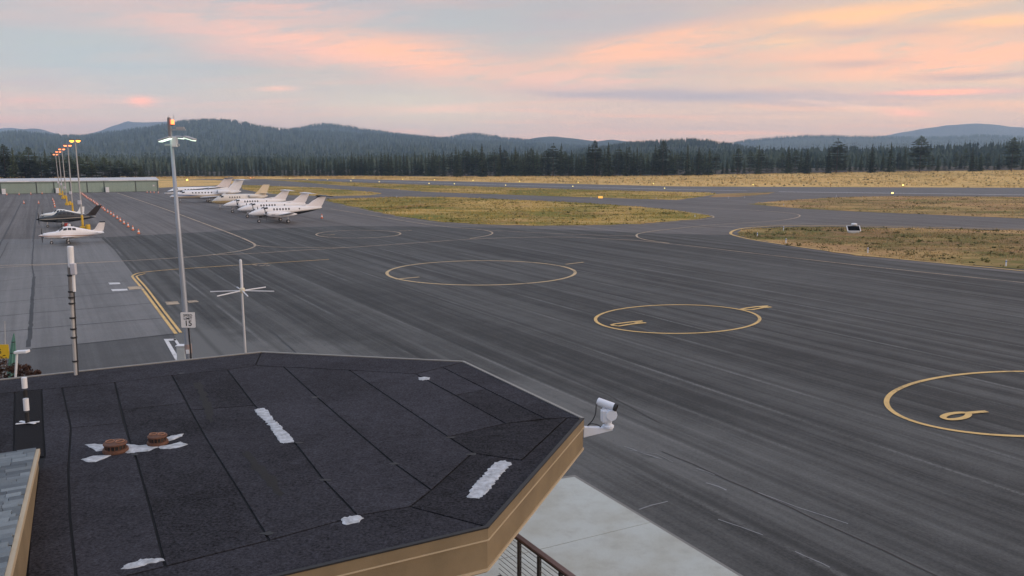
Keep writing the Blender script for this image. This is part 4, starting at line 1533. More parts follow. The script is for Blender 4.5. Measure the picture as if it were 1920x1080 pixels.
yb = P(4, 742)
ys = thing('yellow_sign', 'bright yellow sign panel cut off by the left picture edge', 'sign', yb)
za, zb = PD(5, 672, yb.y).z, PD(5, 646, yb.y).z
xw = PD(17, 660, yb.y).x - yb.x
plate(1.15, zb - za, 0.02, -0.01, 0.01).build('sign_panel', mat('sign_yellow', (0.78, 0.50, 0.02), 0.5, 0, 0.06, 4), ys).location = (xw - 0.575, 0, (za + zb) / 2)
for dx in (0.10, -0.8):
    MB().box((dx, 0.04, zb / 2 - 0.02), (0.05, 0.05, zb)).build('post', GREYM, ys)
letters('S', 0.30, xw - 0.41, (za + zb) / 2, -0.013, SIGNK, ys)

wp = PD(27.5, 735, 17.5)
wpo = thing('white_post', 'white post with flat pale panel on top behind the roof at left', 'post', wp)
wt = PD(32, 660, 17.5) - wp
MB().tube([(0, 0, 0), wt], 0.026, 10).build('post_shaft', WHITE, wpo)
a0, b0 = PD(29, 660, 17.5) - wp, PD(53, 659, 17.5) - wp
bevel(MB().box((a0 + b0) / 2, ((b0 - a0).x, 0.16, 0.06), Matrix.Rotation(math.radians(-4), 3, 'Y')).build('panel', WHITE, wpo), 0.01)
wh = thing('whip_antenna', 'thin pale whip aerial rising behind the yellow sign', 'antenna', P(11, 740))
MB().tube([(0, 0, 0), PD(9, 602, wh.location.y) - Vector(wh.location)], [0.03, 0.012], 6).build('whip', mat('whip_pale', (0.5, 0.5, 0.5), 0.5), wh)


# ------------------------------------------------------------------ plum tree beside the building
def leaf_cloud(centers, count, size, rnd, squash=0.7):
    vs, fs = [], []
    for _ in range(count):
        c, r = rnd.choice(centers)
        d = Vector((rnd.gauss(0, 1), rnd.gauss(0, 1), rnd.gauss(0, 1) * squash)).normalized() * r * rnd.random() ** 0.4
        p = Vector(c) + d
        n = Vector((rnd.gauss(0, 1), rnd.gauss(0, 1), abs(rnd.gauss(0, 1)) + 0.5)).normalized()
        u = n.orthogonal().normalized()
        u = Matrix.Rotation(rnd.random() * 6.28, 3, n) @ u
        w = n.cross(u)
        s = size * rnd.uniform(0.6, 1.3)
        o = len(vs)
        vs += [p - u * s, p + w * s * 0.45 + n * s * 0.1, p + u * s, p - w * s * 0.45 + n * s * 0.1]
        fs.append((o, o + 1, o + 2, o + 3))
    mb = MB()
    mb.v, mb.f = [tuple(v) for v in vs], fs
    return mb


PLUM = foliage('plum_leaves', (0.025, 0.014, 0.012), (0.105, 0.060, 0.045), 2.5, 'Object', 0.1)
BARK = mat('bark', (0.10, 0.07, 0.05), 0.9, 0, 0.3, 4, 0.6, 20)
tb = P(8, 775)
plum = thing('plum_tree', 'small dark reddish leafed tree below the yellow sign', 'tree', tb)
pr = random.Random(3)
cen = []
ptd = tb.y - 2.0
for px, py, r in ((-10, 700, 0.55), (18, 706, 0.42), (40, 700, 0.34), (0, 682, 0.35), (58, 702, 0.20), (-30, 690, 0.5), (28, 690, 0.22), (50, 690, 0.16), (70, 699, 0.12), (-20, 740, 0.8), (15, 745, 0.7), (45, 735, 0.5)):
    cen.append((PD(px, py, ptd + pr.uniform(-.5, .8)) - tb, r))
tr = MB().tube([(0, 0, 0), (0.05, -0.6, 1.2), (0.0, -1.4, 2.2)], [0.11, 0.08, 0.06], 8).build('trunk', BARK, plum)
for c, r in cen:
    MB().tube(smooth_path([(0.0, -1.4, 2.2), Vector((0, -1.4, 2.2)).lerp(c, 0.5) + Vector((0, 0, 0.12)), c], 3), [0.035] * 4 + [0.02] * 2 + [0.008], 5).build('branch', BARK, plum)
leaf_cloud(cen, 2600, 0.062, pr).build('crown', PLUM, plum)
# ------------------------------------------------------------------ aircraft
class Fuselage:
    """lofted body: stations (x, centre height, half width, half height); nose towards +x"""
    def __init__(self, st, power=2.2):
        self.st = st
        self.pw = power

    def at(self, x):
        s = self.st
        if x >= s[0][0]:
            return s[0][1:]
        for a, b in zip(s, s[1:]):
            if a[0] >= x >= b[0]:
                t = (a[0] - x) / max(1e-6, a[0] - b[0])
                return tuple(a[k] + (b[k] - a[k]) * t for k in (1, 2, 3))
        return s[-1][1:]

    def pt(self, x, a, lift=0.0):
        zc, ry, rz = self.at(x)
        c, s = math.cos(a), math.sin(a)
        e = 2 / self.pw
        y = math.copysign(abs(c) ** e, c) * (ry + lift)
        z = math.copysign(abs(s) ** e, s) * (rz + lift)
        return Vector((x, y, zc + z))

    def mesh(self, n=22):
        vs, fs = [], []
        for x, zc, ry, rz in self.st:
            for k in range(n):
                vs.append(self.pt(x, 2 * math.pi * k / n))
        m = len(self.st)
        for i in range(m - 1):
            for k in range(n):
                k2 = (k + 1) % n
                fs.append((i * n + k, (i + 1) * n + k, (i + 1) * n + k2, i * n + k2))
        fs.append(tuple(range(n)))
        fs.append(tuple((m - 1) * n + k for k in range(n - 1, -1, -1)))
        return MB().add(vs, fs)

    def patch(self, x0, x1, a0, a1, lift=0.012, nx=6, na=5, slant=0.0):
        """a panel that follows the body's skin"""
        vs, fs = [], []
        for i in range(nx + 1):
            for j in range(na + 1):
                ta = j / na
                vs.append(self.pt(x0 + (x1 - x0) * i / nx + slant * ta, a0 + (a1 - a0) * ta, lift))
        for i in range(nx):
            for j in range(na):
                q = i * (na + 1) + j
                fs.append((q, q + 1, q + na + 2, q + na + 1))
        return MB().add(vs, fs)

    def porthole(self, x, a, rx, ra, lift=0.014, n=12):
        vs = [self.pt(x, a, lift)]
        for k in range(n):
            t = 2 * math.pi * k / n
            vs.append(self.pt(x + rx * math.cos(t), a + ra * math.sin(t), lift))
        return MB().add(vs, [(0, 1 + k, 1 + (k + 1) % n) for k in range(n)])


AIRF = [(0.0, 0.0), (0.04, 0.035), (0.15, 0.06), (0.4, 0.065), (0.75, 0.03), (1.0, 0.0), (0.75, -0.015), (0.4, -0.035), (0.15, -0.04), (0.04, -0.025)]


def blade_solid(secs):
    """secs: (leading-edge point, chord, span direction 'y' or 'z'); a tapered airfoil solid"""
    vs, fs = [], []
    n = len(AIRF)
    for le, ch, ax, th in secs:
        for u, w in AIRF:
            if ax == 'y':
                vs.append((le[0] - u * ch, le[1], le[2] + w * ch * th))
            else:
                vs.append((le[0] - u * ch, le[1] + w * ch * th, le[2]))
    for i in range(len(secs) - 1):
        for k in range(n):
            k2 = (k + 1) % n
            fs.append((i * n + k, i * n + k2, (i + 1) * n + k2, (i + 1) * n + k))
    fs.append(tuple(range(n - 1, -1, -1)))
    fs.append(tuple((len(secs) - 1) * n + k for k in range(n)))
    return MB().add(vs, fs)


GLASS = mat('cabin_glass', (0.025, 0.032, 0.042), 0.12, 0, 0.05)
TYRE = mat('tyre', (0.022, 0.022, 0.022), 0.8)
HUBM = mat('wheel_hub', (0.55, 0.56, 0.58), 0.35, 0.5)
STRUT = mat('gear_strut', (0.55, 0.56, 0.58), 0.4, 0.4)
METAL = mat('bare_metal', (0.55, 0.55, 0.56), 0.28, 0.85)


def paint(name, base, belly=None, zb=0.0, stripe=None, z0=0.0, z1=0.0, slope=0.0, xb=-99.0, rough=0.35, zsl=0.0):
    """aircraft livery: base colour, stripe band and belly colour by height on the airframe"""
    m = bpy.data.materials.new(name)
    m.use_nodes = True
    t = NT(m.node_tree)
    b = t.n['Principled BSDF']
    tc = t.node('ShaderNodeTexCoord')
    x, y, z = t.sep(tc.outputs['Object'])
    n = t.noise(tc.outputs['Object'], 2.0, 3, 0.6)
    f = t.m('MULTIPLY_ADD', t.m('SUBTRACT', n, 0.5), 0.12, 1.0)
    c = t.mix(1.0, (*base, 1), t.comb(f, f, f), 'MULTIPLY')
    zz = t.m('SUBTRACT', z, t.m('MULTIPLY', x, slope))
    if stripe:
        k = t.m('MULTIPLY', t.m('GREATER_THAN', zz, z0), t.m('LESS_THAN', zz, z1))
        c = t.mix(k, c, (*stripe, 1))
    if belly:
        k = t.m('LESS_THAN', t.m('SUBTRACT', z, t.m('MULTIPLY', x, zsl)), zb)
        if xb > -90:
            k = t.m('MULTIPLY', k, t.m('LESS_THAN', x, xb))
        c = t.mix(k, c, (*belly, 1))
    t.put(b.inputs['Base Color'], c)
    b.inputs['Roughness'].default_value = rough
    b.inputs['Coat Weight'].default_value = 0.3
    return m


def wheel(parent, c, r, w, name='wheel'):
    Mx = Matrix.Rotation(math.pi / 2, 3, 'X')
    o = MB().lathe([(r * 0.6, -w / 2), (r * 0.93, -w / 2), (r, -w * 0.3), (r, w * 0.3), (r * 0.93, w / 2), (r * 0.6, w / 2)], c, 16, Mx).build(name, TYRE, parent)
    MB().lathe([(r * 0.55, -w / 2 - 0.01), (r * 0.58, w / 2 + 0.01)], c, 12, Mx).build('hub', HUBM, o)
    return o


def gear(root, x, y, ztop, r, twin=False, w=0.16):
    s = MB().tube([(x, y, r), (x, y, ztop)], [0.05, 0.065], 8).build('landing_gear', STRUT, root)
    if twin:
        for d in (-0.16, 0.16):
            wheel(s, (x, y + d, r), r, w)
        MB().tube([(x, y - 0.2, r), (x, y + 0.2, r)], 0.045, 8).build('axle', STRUT, s)
    else:
        wheel(s, (x, y + 0.10, r), r, w)
        MB().tube([(x, y - 0.05, r), (x, y + 0.12, r)], 0.04, 8).build('axle', STRUT, s)
    return s


def propeller(root, c, R_, n, m_bl, m_sp, ph=0.4, tip=None, sp=0.16):
    Mx = Matrix.Rotation(math.pi / 2, 3, 'Y')
    o = MB().lathe([(sp, -0.12), (sp, 0.05), (sp * 0.75, 0.2), (sp * 0.35, 0.33), (0.02, 0.38)], c, 14, Mx).build('propeller', m_sp, root, smooth=True)
    c = Vector(c)
    for k in range(n):
        a = ph + 2 * math.pi * k / n
        d = Vector((0, math.cos(a), math.sin(a)))
        q = Vector((0, -math.sin(a), math.cos(a)))
        vs, fs = [], []
        for t, w in ((0.10, 0.05), (0.3, 0.085), (0.65, 0.09), (0.92, 0.075), (1.0, 0.03)):
            tw = Vector((math.sin(0.9 - t * 0.6), 0, 0)) + q * math.cos(0.9 - t * 0.6)
            th = tw.cross(d) * 0.014
            p = c + d * R_ * t
            vs += [p - tw * w + th, p + tw * w + th, p + tw * w - th, p - tw * w - th]
        for i in range(4):
            for j in range(4):
                j2 = (j + 1) % 4
                fs.append((i * 4 + j, i * 4 + j2, (i + 1) * 4 + j2, (i + 1) * 4 + j))
        fs += [(3, 2, 1, 0), (16, 17, 18, 19)]
        MB().add(vs, fs).build('blade', m_bl, o)
    return o


def place(px, py, az):
    """ground position and turn for a nose heading az (clockwise from the view direction)"""
    return P(px, py), math.pi / 2 - az


PARK = AX - math.pi / 2                 # parked square to the apron, noses to the left


def fuse_parts(root, F, m, name='fuselage'):
    o = F.mesh().build(name, m, root, smooth=True)
    return o


def twin_turboprop(label, px, py, az, body, tailm, topm, scale=1.0, ph=0.5, nacm=None):
    loc, rz = place(px, py, az)
    root = thing('turboprop_plane', label, 'airplane', loc, rz, 'twin turboprops parked in a row')
    root.scale = (scale,) * 3
    # origin under the nose wheel
    F = Fuselage([(1.75, 1.62, 0.03, 0.03), (1.60, 1.63, 0.16, 0.15), (1.2, 1.66, 0.36, 0.33), (0.6, 1.72, 0.54, 0.50), (0.0, 1.80, 0.64, 0.62), (-0.5, 1.88, 0.69, 0.72),
                  (-0.9, 1.95, 0.72, 0.84), (-1.4, 1.98, 0.73, 0.90), (-5.0, 1.98, 0.73, 0.90), (-6.6, 2.02, 0.66, 0.80), (-8.2, 2.12, 0.48, 0.60), (-9.8, 2.26, 0.28, 0.40), (-10.9, 2.38, 0.12, 0.22), (-11.3, 2.42, 0.03, 0.08)], 2.3)
    fu = fuse_parts(root, F, body)
    for s in (0, 1):
        fl = (lambda a: a) if s == 0 else (lambda a: math.pi - a)
        F.patch(-0.42, -0.95, fl(math.radians(58)), fl(math.radians(89)), 0.016, 4, 5).build('windshield', GLASS, fu)
        F.patch(-0.75, -1.45, fl(math.radians(28)), fl(math.radians(54)), 0.016, 5, 4).build('side_window', GLASS, fu)
        for i in range(6):
            F.porthole(-2.5 - i * 0.52, fl(math.radians(20)), 0.15, math.radians(13)).build('cabin_window', GLASS, fu)
        F.porthole(-7.0, fl(math.radians(18)), 0.12, math.radians(10)).build('cabin_window', GLASS, fu)
    F.patch(-5.6, -6.3, math.radians(-45), math.radians(48), 0.010, 4, 8).build('door', body, fu)
    WM = mat('wing_white', (0.80, 0.80, 0.82), 0.4, 0, 0.08, 1.5)
    for s in (-1, 1):
        blade_solid([((-2.55, s * 0.55, 1.32), 2.35, 'y', 1.5), ((-2.70, s * 2.7, 1.45), 2.15, 'y', 1.4), ((-3.15, s * 7.4, 1.98), 1.10, 'y', 1.1), ((-3.3, s * 8.3, 2.10), 0.75, 'y', 0.9)]).build('wing', WM, root)
        N = Fuselage([(0.40, 1.62, 0.30, 0.30), (0.0, 1.62, 0.36, 0.38), (-0.6, 1.60, 0.42, 0.48), (-1.6, 1.56, 0.44, 0.50), (-2.8, 1.52, 0.40, 0.42), (-4.2, 1.50, 0.26, 0.26), (-4.9, 1.50, 0.05, 0.05)], 2.4)
        na = N.mesh(16)
        na.v = [(v[0] - 1.1, v[1] + s * 2.62, v[2]) for v in na.v]
        nac = na.build('engine_nacelle', nacm or body, root, smooth=True)
        for d in (-1, 1):
            MB().tube([(-1.45, s * 2.62 + d * 0.40, 1.55), (-1.75, s * 2.62 + d * 0.52, 1.58), (-2.05, s * 2.62 + d * 0.55, 1.62)], 0.085, 8).build('exhaust', METAL, nac)
        MB().box((-0.72, s * 2.62, 1.25), (0.06, 0.40, 0.16)).build('intake', BLACK, nac)
        propeller(root, (-0.55, s * 2.62, 1.62), 1.20, 4, DARKM, METAL, ph)
        gear(root, -4.35, s * 2.62, 1.35, 0.30, True)
    gear(root, 0.0, -0.1, 1.5, 0.30)
    MB().box((-0.25, 0, 1.05), (0.5, 0.05, 0.25)).build('gear_door', body, root)
    fin = blade_solid([((-7.7, 0, 2.45), 3.4, 'z', 0.4), ((-8.7, 0, 2.95), 2.75, 'z', 0.5), ((-10.75, 0, 4.48), 1.45, 'z', 0.6)]).build('tail_fin', tailm, root)
    blade_solid([((-6.2, 0, 2.78), 2.4, 'z', 0.2), ((-8.5, 0, 3.05), 0.5, 'z', 0.5)]).build('dorsal_fin', body, root)
    for s in (-1, 1):
        blade_solid([((-10.55, s * 0.02, 4.50), 1.6, 'y', 1.7), ((-11.75, s * 2.8, 4.42), 1.0, 'y', 1.5)]).build('tailplane', topm, root)
    if topm is KBLK:
        blade_solid([((-9.72, 0, 3.75), 0.25, 'z', 2.0), ((-10.2, 0, 4.1), 0.8, 'z', 1.0), ((-10.66, 0, 4.47), 1.5, 'z', 0.75)]).build('fin_cap', KBLK, fin)
    Fb = Fuselage([(-10.1, 4.50, 0.02, 0.02), (-10.4, 4.50, 0.13, 0.13), (-12.0, 4.50, 0.10, 0.10), (-12.5, 4.50, 0.01, 0.01)])
    Fb.mesh(10).build('tail_bullet', topm, root, smooth=True)
    return root


WLIV = (0.88, 0.88, 0.90)
bk1 = paint('livery_black_belly', WLIV, (0.012, 0.012, 0.014), 1.25, (0.34, 0.29, 0.20), 1.29, 1.36, -0.085, zsl=-0.085)
bk2 = paint('livery_plain_white', WLIV, None, 0, (0.40, 0.44, 0.50), 1.34, 1.42)
PW = paint('livery_tail_white', (0.90, 0.86, 0.87))
KBLK = mat('gloss_black', (0.012, 0.012, 0.014), 0.25)
TIPG = mat('tail_grey', (0.50, 0.47, 0.46), 0.4)
twin_turboprop('white twin turboprop with black belly and black tailplane, nearest of the parked row', 486, 418, PARK, bk1, PW, KBLK, 1.0, 0.5, bk2)
twin_turboprop('white twin turboprop parked between the black-bellied one and the cream jet, middle of three', 464, 408.5, PARK, bk2, PW, mat('tailplane_white', (0.78, 0.76, 0.76), 0.4), 1.0, 0.2)
twin_turboprop('white twin turboprop just in front of the cream jet, farthest of three', 436, 399, PARK, bk2, PW, MATS['tailplane_white'], 1.0, 0.8)


def business_jet(label, px, py, az, body, tailm, topm, L=18.0, ttail=True, scale=1.0, wingm=None):
    loc, rz = place(px, py, az)
    root = thing('business_jet', label, 'airplane', loc, rz, 'business jets parked at the far end')
    root.scale = (scale,) * 3
    k = L / 18.0
    F = Fuselage([(2.6 * k, 1.62, 0.03, 0.03), (2.3 * k, 1.66, 0.22, 0.22), (1.6 * k, 1.76, 0.52, 0.50), (0.8 * k, 1.90, 0.78, 0.74), (0.1 * k, 2.05, 0.95, 0.93), (-0.7 * k, 2.16, 1.04, 1.06),
                  (-1.5 * k, 2.2, 1.06, 1.10), (-8.5 * k, 2.2, 1.06, 1.10), (-10.5 * k, 2.28, 0.92, 0.95), (-12.5 * k, 2.45, 0.62, 0.66), (-14.5 * k, 2.66, 0.28, 0.36), (-15.4 * k, 2.74, 0.06, 0.10)], 2.1)
    fu = fuse_parts(root, F, body)
    for s in (0, 1):
        fl = (lambda a: a) if s == 0 else (lambda a: math.pi - a)
        F.patch(0.15 * k, -0.55 * k, fl(math.radians(48)), fl(math.radians(89)), 0.018, 4, 5).build('windshield', GLASS, fu)
        F.patch(-0.25 * k, -1.0 * k, fl(math.radians(24)), fl(math.radians(46)), 0.018, 4, 4).build('side_window', GLASS, fu)
        for i in range(7 if L > 15 else 5):
            F.porthole(-2.9 * k - i * 0.78 * k, fl(math.radians(20)), 0.19 * k, math.radians(10)).build('cabin_window', GLASS, fu)
    F.patch(-1.5 * k, -2.3 * k, math.radians(-40), math.radians(46), 0.012, 4, 8).build('door', body, fu)
    WM = wingm or mat('jet_wing', (0.76, 0.78, 0.82), 0.35, 0.0, 0.08, 1.5)
    for s in (-1, 1):
        blade_solid([((-4.6 * k, s * 0.6, 1.30), 4.4 * k, 'y', 1.0), ((-6.0 * k, s * 3.0 * k, 1.46), 2.9 * k, 'y', 1.0), ((-8.4 * k, s * 8.2 * k, 1.85), 1.15 * k, 'y', 0.8)]).build('wing', WM, root)
        blade_solid([((-8.45 * k, s * 8.2 * k, 1.84), 1.1 * k, 'z', 0.5), ((-9.3 * k, s * 8.35 * k, 2.75), 0.5 * k, 'z', 0.5)]).build('winglet', WM, root)
        N = Fuselage([(1.7, 0, 0.40, 0.40), (1.5, 0, 0.50, 0.50), (0.6, 0, 0.55, 0.55), (-0.8, 0, 0.48, 0.48), (-1.7, 0, 0.34, 0.34)], 2.0)
        nm = N.mesh(16)
        nm.v = [(v[0] * k - 10.6 * k, v[1] * k + s * 1.55 * k, v[2] * k + 2.75) for v in nm.v]
        ne = nm.build('engine', body, root, smooth=True)
        MB().lathe([(0.36 * k, 0), (0.36 * k, 0.02)], (-10.6 * k + 1.705 * k, s * 1.55 * k, 2.75), 14, Matrix.Rotation(math.pi / 2, 3, 'Y')).build('intake', BLACK, ne)
        MB().lathe([(0.42 * k, 0), (0.52 * k, -0.14)], (-10.6 * k + 1.70 * k, s * 1.55 * k, 2.75), 14, Matrix.Rotation(math.pi / 2, 3, 'Y')).build('intake_lip', METAL, ne)
        MB().box((-10.7 * k, s * 1.05 * k, 2.70), (1.6 * k, 0.7 * k, 0.22)).build('pylon', body, ne)
        gear(root, -6.9 * k, s * 1.45, 1.35, 0.30 * k, True)
    gear(root, 0.0, -0.1, 1.4, 0.24 * k)
    ft = 5.75 * (0.75 + 0.25 * k)
    blade_solid([((-10.6 * k, 0, 2.95), 4.2 * k, 'z', 0.35), ((-12.2 * k, 0, 3.8), 3.2 * k, 'z', 0.4), ((-14.0 * k, 0, ft), 2.2 * k, 'z', 0.4)]).build('tail_fin', tailm, root)
    hz_ = ft + 0.02 if ttail else 3.35
    hx = -13.9 * k if ttail else -12.9 * k
    for s in (-1, 1):
        blade_solid([((hx, s * 0.03, hz_), 2.0 * k, 'y', 0.7), ((hx - 2.3 * k, s * 3.3 * k, hz_ + 0.08), 1.2 * k, 'y', 0.9)]).build('tailplane', topm, root)
    if ttail:
        Fb = Fuselage([(-13.6 * k, ft, 0.02, 0.02), (-14.0 * k, ft, 0.16, 0.14), (-16.0 * k, ft, 0.12, 0.12), (-16.6 * k, ft, 0.01, 0.01)])
        Fb.mesh(10).build('tail_bullet', topm, root, smooth=True)
    return root


j1 = paint('livery_jet_blue', (0.80, 0.83, 0.88), (0.50, 0.44, 0.36), 1.70, (0.10, 0.16, 0.34), 1.92, 2.20, 0.055, zsl=-0.05)
j2 = paint('livery_jet_dark_stripe', (0.88, 0.90, 0.92), None, 1.55, (0.03, 0.035, 0.05), 1.95, 2.28, -0.075, zsl=0.0)
j3 = paint('livery_jet_cream', (0.74, 0.70, 0.64), (0.60, 0.47, 0.25), 1.75, (0.40, 0.28, 0.10), 1.75, 1.83, 0.0)
business_jet('white jet with dark cheat line and black-topped tail, farthest aircraft in the row', 327, 372.5, PARK, j2, mat('tail_rose_white', (0.84, 0.77, 0.75), 0.4), mat('tailplane_black', (0.03, 0.03, 0.03), 0.35), 18.5)
business_jet('silver white jet with blue swoosh and pale tail, just behind the light pole', 339, 380.5, PARK, j1, mat('tail_silver', (0.84, 0.84, 0.86), 0.35), mat('tailplane_silver', (0.82, 0.84, 0.86), 0.35), 18.0)
business_jet('small cream and gold jet with low tailplane beside the turboprops', 413, 391.5, PARK, j3, mat('tail_cream', (0.72, 0.60, 0.42), 0.4), mat('tailplane_cream', (0.70, 0.66, 0.58), 0.4), 12.6, False, 1.0, mat('wing_cream', (0.60, 0.58, 0.54), 0.4))


def light_single(label, px, py, az, body, tailm, prop, L=7.2, gearlen=0.55, sweep=0.5, fins=1.0, five=False, tipm=None, wingm=None):
    """single-engined low-wing aircraft; origin under the nose wheel"""
    loc, rz = place(px, py, az)
    root = thing('light_airplane', label, 'airplane', loc, rz, 'light aircraft tied down on the grey apron')
    k = L / 7.2
    g = gearlen
    z = lambda v: v * k + g
    F = Fuselage([(0.95 * k, z(0.62), 0.16 * k, 0.16 * k), (0.80 * k, z(0.62), 0.34 * k, 0.30 * k), (0.2 * k, z(0.62), 0.44 * k, 0.40 * k), (-0.55 * k, z(0.63), 0.52 * k, 0.46 * k), (-0.95 * k, z(0.70), 0.55 * k, 0.57 * k),
                  (-1.35 * k, z(0.84), 0.56 * k, 0.76 * k), (-1.9 * k, z(0.90), 0.56 * k, 0.84 * k), (-2.7 * k, z(0.88), 0.54 * k, 0.78 * k), (-3.4 * k, z(0.82), 0.46 * k, 0.63 * k), (-4.5 * k, z(0.76), 0.28 * k, 0.41 * k), (-5.6 * k, z(0.74), 0.14 * k, 0.20 * k), (-6.2 * k, z(0.76), 0.04 * k, 0.06 * k)], 2.4)
    fu = fuse_parts(root, F, body)
    for s in (0, 1):
        fl = (lambda a: a) if s == 0 else (lambda a: math.pi - a)
        F.patch(-0.98 * k, -1.42 * k, fl(math.radians(40)), fl(math.radians(88)), 0.012, 4, 5).build('windshield', GLASS, fu)
        for i in range(4 if five else 3):
            x0 = -1.45 * k - i * 0.52 * k
            F.patch(x0, x0 - 0.42 * k, fl(math.radians(22)), fl(math.radians(48)), 0.012, 4, 4).build('cabin_window', GLASS, fu)
    wm = wingm or body
    for s in (-1, 1):
        blade_solid([((-1.0 * k, s * 0.35 * k, z(0.25)), 1.75 * k, 'y', 1.3), ((-1.25 * k, s * 1.0 * k, z(0.30)), 1.5 * k, 'y', 1.2), ((-1.35 * k, s * 4.2 * k, z(0.62)), 1.15 * k, 'y', 1.1), ((-1.5 * k, s * 4.6 * k, z(0.68)), 0.6 * k, 'y', 0.9)]).build('wing', wm, root)
        blade_solid([((-5.35 * k, s * 0.05, z(0.78)), 0.85 * k, 'y', 0.9), ((-5.5 * k, s * 1.7 * k, z(0.80)), 0.65 * k, 'y', 0.8)]).build('tailplane', wm, root)
        gear(root, -1.9 * k, s * 1.5 * k, z(0.32), 0.22, False, 0.14)
    gear(root, 0.0, -0.1, z(0.35), 0.20, False, 0.13)
    ft = z(0.85) + 1.25 * k * fins
    blade_solid([((-4.6 * k, 0, z(0.95)), 1.55 * k, 'z', 0.35), ((-5.05 * k - sweep * 0.2, 0, z(1.25)), 1.1 * k, 'z', 0.5), ((-5.25 * k - sweep * k, 0, ft), 0.75 * k, 'z', 0.6)]).build('tail_fin', tailm, root)
    if tipm:
        blade_solid([((-5.24 * k - sweep * k, 0, ft - 0.02), 0.78 * k, 'z', 0.85), ((-5.34 * k - sweep * k, 0, ft + 0.12), 0.68 * k, 'z', 0.8)]).build('fin_tip', tipm, root)
    propeller(root, (1.02 * k, 0, z(0.62)), 0.92 * k, 5 if five else 2, prop, body if not five else KBLK, 1.65, sp=0.15)
    MB().box((0.86 * k, 0.0, z(0.38)), (0.10, 0.5 * k, 0.12)).build('intake', BLACK, root)
    MB().tube([(-2.6 * k, 0, z(1.45)), (-2.75 * k, 0, z(1.8))], 0.012, 5).build('aerial', WHITE, root)
    return root


s1 = paint('livery_white_rust', (0.88, 0.88, 0.91), (0.72, 0.66, 0.60), 0.92, (0.36, 0.17, 0.10), 1.04, 1.14, 0.02)
s2 = paint('livery_dark_red', (0.035, 0.04, 0.045), (0.012, 0.012, 0.014), 1.15, (0.42, 0.40, 0.36), 1.30, 1.40, -0.03)
s3 = paint('livery_white_green', (0.80, 0.84, 0.84), None, 0, (0.05, 0.07, 0.07), 1.0, 1.08)
light_single('white low-wing single with rust stripe, nearest of the three light aircraft', 97, 458, PARK, s1, mat('fin_pink_white', (0.72, 0.68, 0.66), 0.4), DARKM, 7.1, 0.55, 0.45, 1.0, tipm=KBLK)
light_single('dark single-engined plane with swept black tail and five-blade propeller, middle light aircraft', 89.5, 426.5, PARK, s2, mat('fin_black_red', (0.03, 0.025, 0.025), 0.3), KBLK, 8.2, 0.65, 1.15, 1.25, True, wingm=mat('wing_dark', (0.05, 0.055, 0.06), 0.3))
light_single('small white plane with white fin behind the dark swept-tail plane', 92, 415, PARK, s3, mat('fin_white', (0.80, 0.82, 0.82), 0.4), DARKM, 6.6, 0.55, 0.30, 1.0)

# ------------------------------------------------------------------ hangar row
hA, hB = P(-330, 370), P(298, 358.5)
hd_ = (hB - hA).normalized()
HL = (hB - hA).length
hn = Vector((-hd_.y, hd_.x, 0))
if hn.y < 0:
    hn = -hn
HH = PD(298, 336.5, hB.y).z
hang = thing('hangar_row', 'long low green hangar row with pale roof edge behind the light aircraft', 'hangar', hA, math.atan2(hd_.y, hd_.x))
HG = mat('hangar_green', (0.25, 0.33, 0.28), 0.6, 0.1, 0.12, 0.5)
HGD = mat('hangar_door_green', (0.28, 0.36, 0.31), 0.55, 0.1, 0.12, 0.6, rnd=0.08)
HT = mat('hangar_trim', (0.05, 0.06, 0.055), 0.6)
HW = mat('hangar_roof', (0.62, 0.62, 0.64), 0.45, 0.2, 0.12, 0.4)
WD = 14.0
wl = MB()
for s in (-1, 1):
    pass
MB().box((HL / 2, WD / 2, HH / 2 - 0.15), (HL, WD, HH - 0.3)).build('wall', HG, hang)
rv = [(-0.3, -0.4, HH - 0.32), (HL + 0.3, -0.4, HH - 0.32), (HL + 0.3, WD / 2, HH + 0.55), (-0.3, WD / 2, HH + 0.55), (-0.3, WD + 0.4, HH - 0.32), (HL + 0.3, WD + 0.4, HH - 0.32),
      (-0.3, -0.4, HH - 0.10), (HL + 0.3, -0.4, HH - 0.10), (HL + 0.3, WD / 2, HH + 0.75), (-0.3, WD / 2, HH + 0.75), (-0.3, WD + 0.4, HH - 0.10), (HL + 0.3, WD + 0.4, HH - 0.10)]
rf = MB().add(rv, [(0, 1, 2, 3), (3, 2, 5, 4), (6, 9, 8, 7), (9, 10, 11, 8), (0, 6, 7, 1), (4, 5, 11, 10), (0, 3, 9, 6), (3, 4, 10, 9), (1, 7, 8, 2), (2, 8, 11, 5)]).build('roof', HW, hang)


def hx_(px):
    """distance along the hangar front"""
    a = ray(px, 360)
    c = Vector((0, 0, 0))
    # intersect the ground track of the view with the front line
    d = Vector((a.x, a.y, 0))
    den = d.x * hd_.y - d.y * hd_.x
    k = (hA.x * hd_.y - hA.y * hd_.x) / den
    return (d * k - hA).dot(hd_)


divs = [-300, -232, -198, -168, -136, -104, -100, -38, 1.5, 69, 102, 132, 164, 196, 255, 296]
for a, b in zip(divs, divs[1:]):
    xa, xb = hx_(a) + 0.16, hx_(b) - 0.16
    if xb - xa < 1:
        continue
    d = bevel(MB().box(((xa + xb) / 2, -0.06, (HH - 0.75) / 2 + 0.1), (xb - xa, 0.10, HH - 0.75)).build('hangar_door', HGD, hang), 0.02)
    nrib = 4
    for i in range(1, nrib):
        MB().box((xa + (xb - xa) * i / nrib, -0.125, (HH - 0.75) / 2 + 0.1), (0.07, 0.03, HH - 0.85)).build('door_rib', HG, d)
    MB().box(((xa + xb) / 2, -0.125, HH - 0.78), (xb - xa - 0.1, 0.03, 0.12)).build('door_rail', HT, d)
for a in divs:
    MB().box((hx_(a), -0.08, (HH - 0.45) / 2), (0.22, 0.16, HH - 0.45)).build('post', HT, hang)
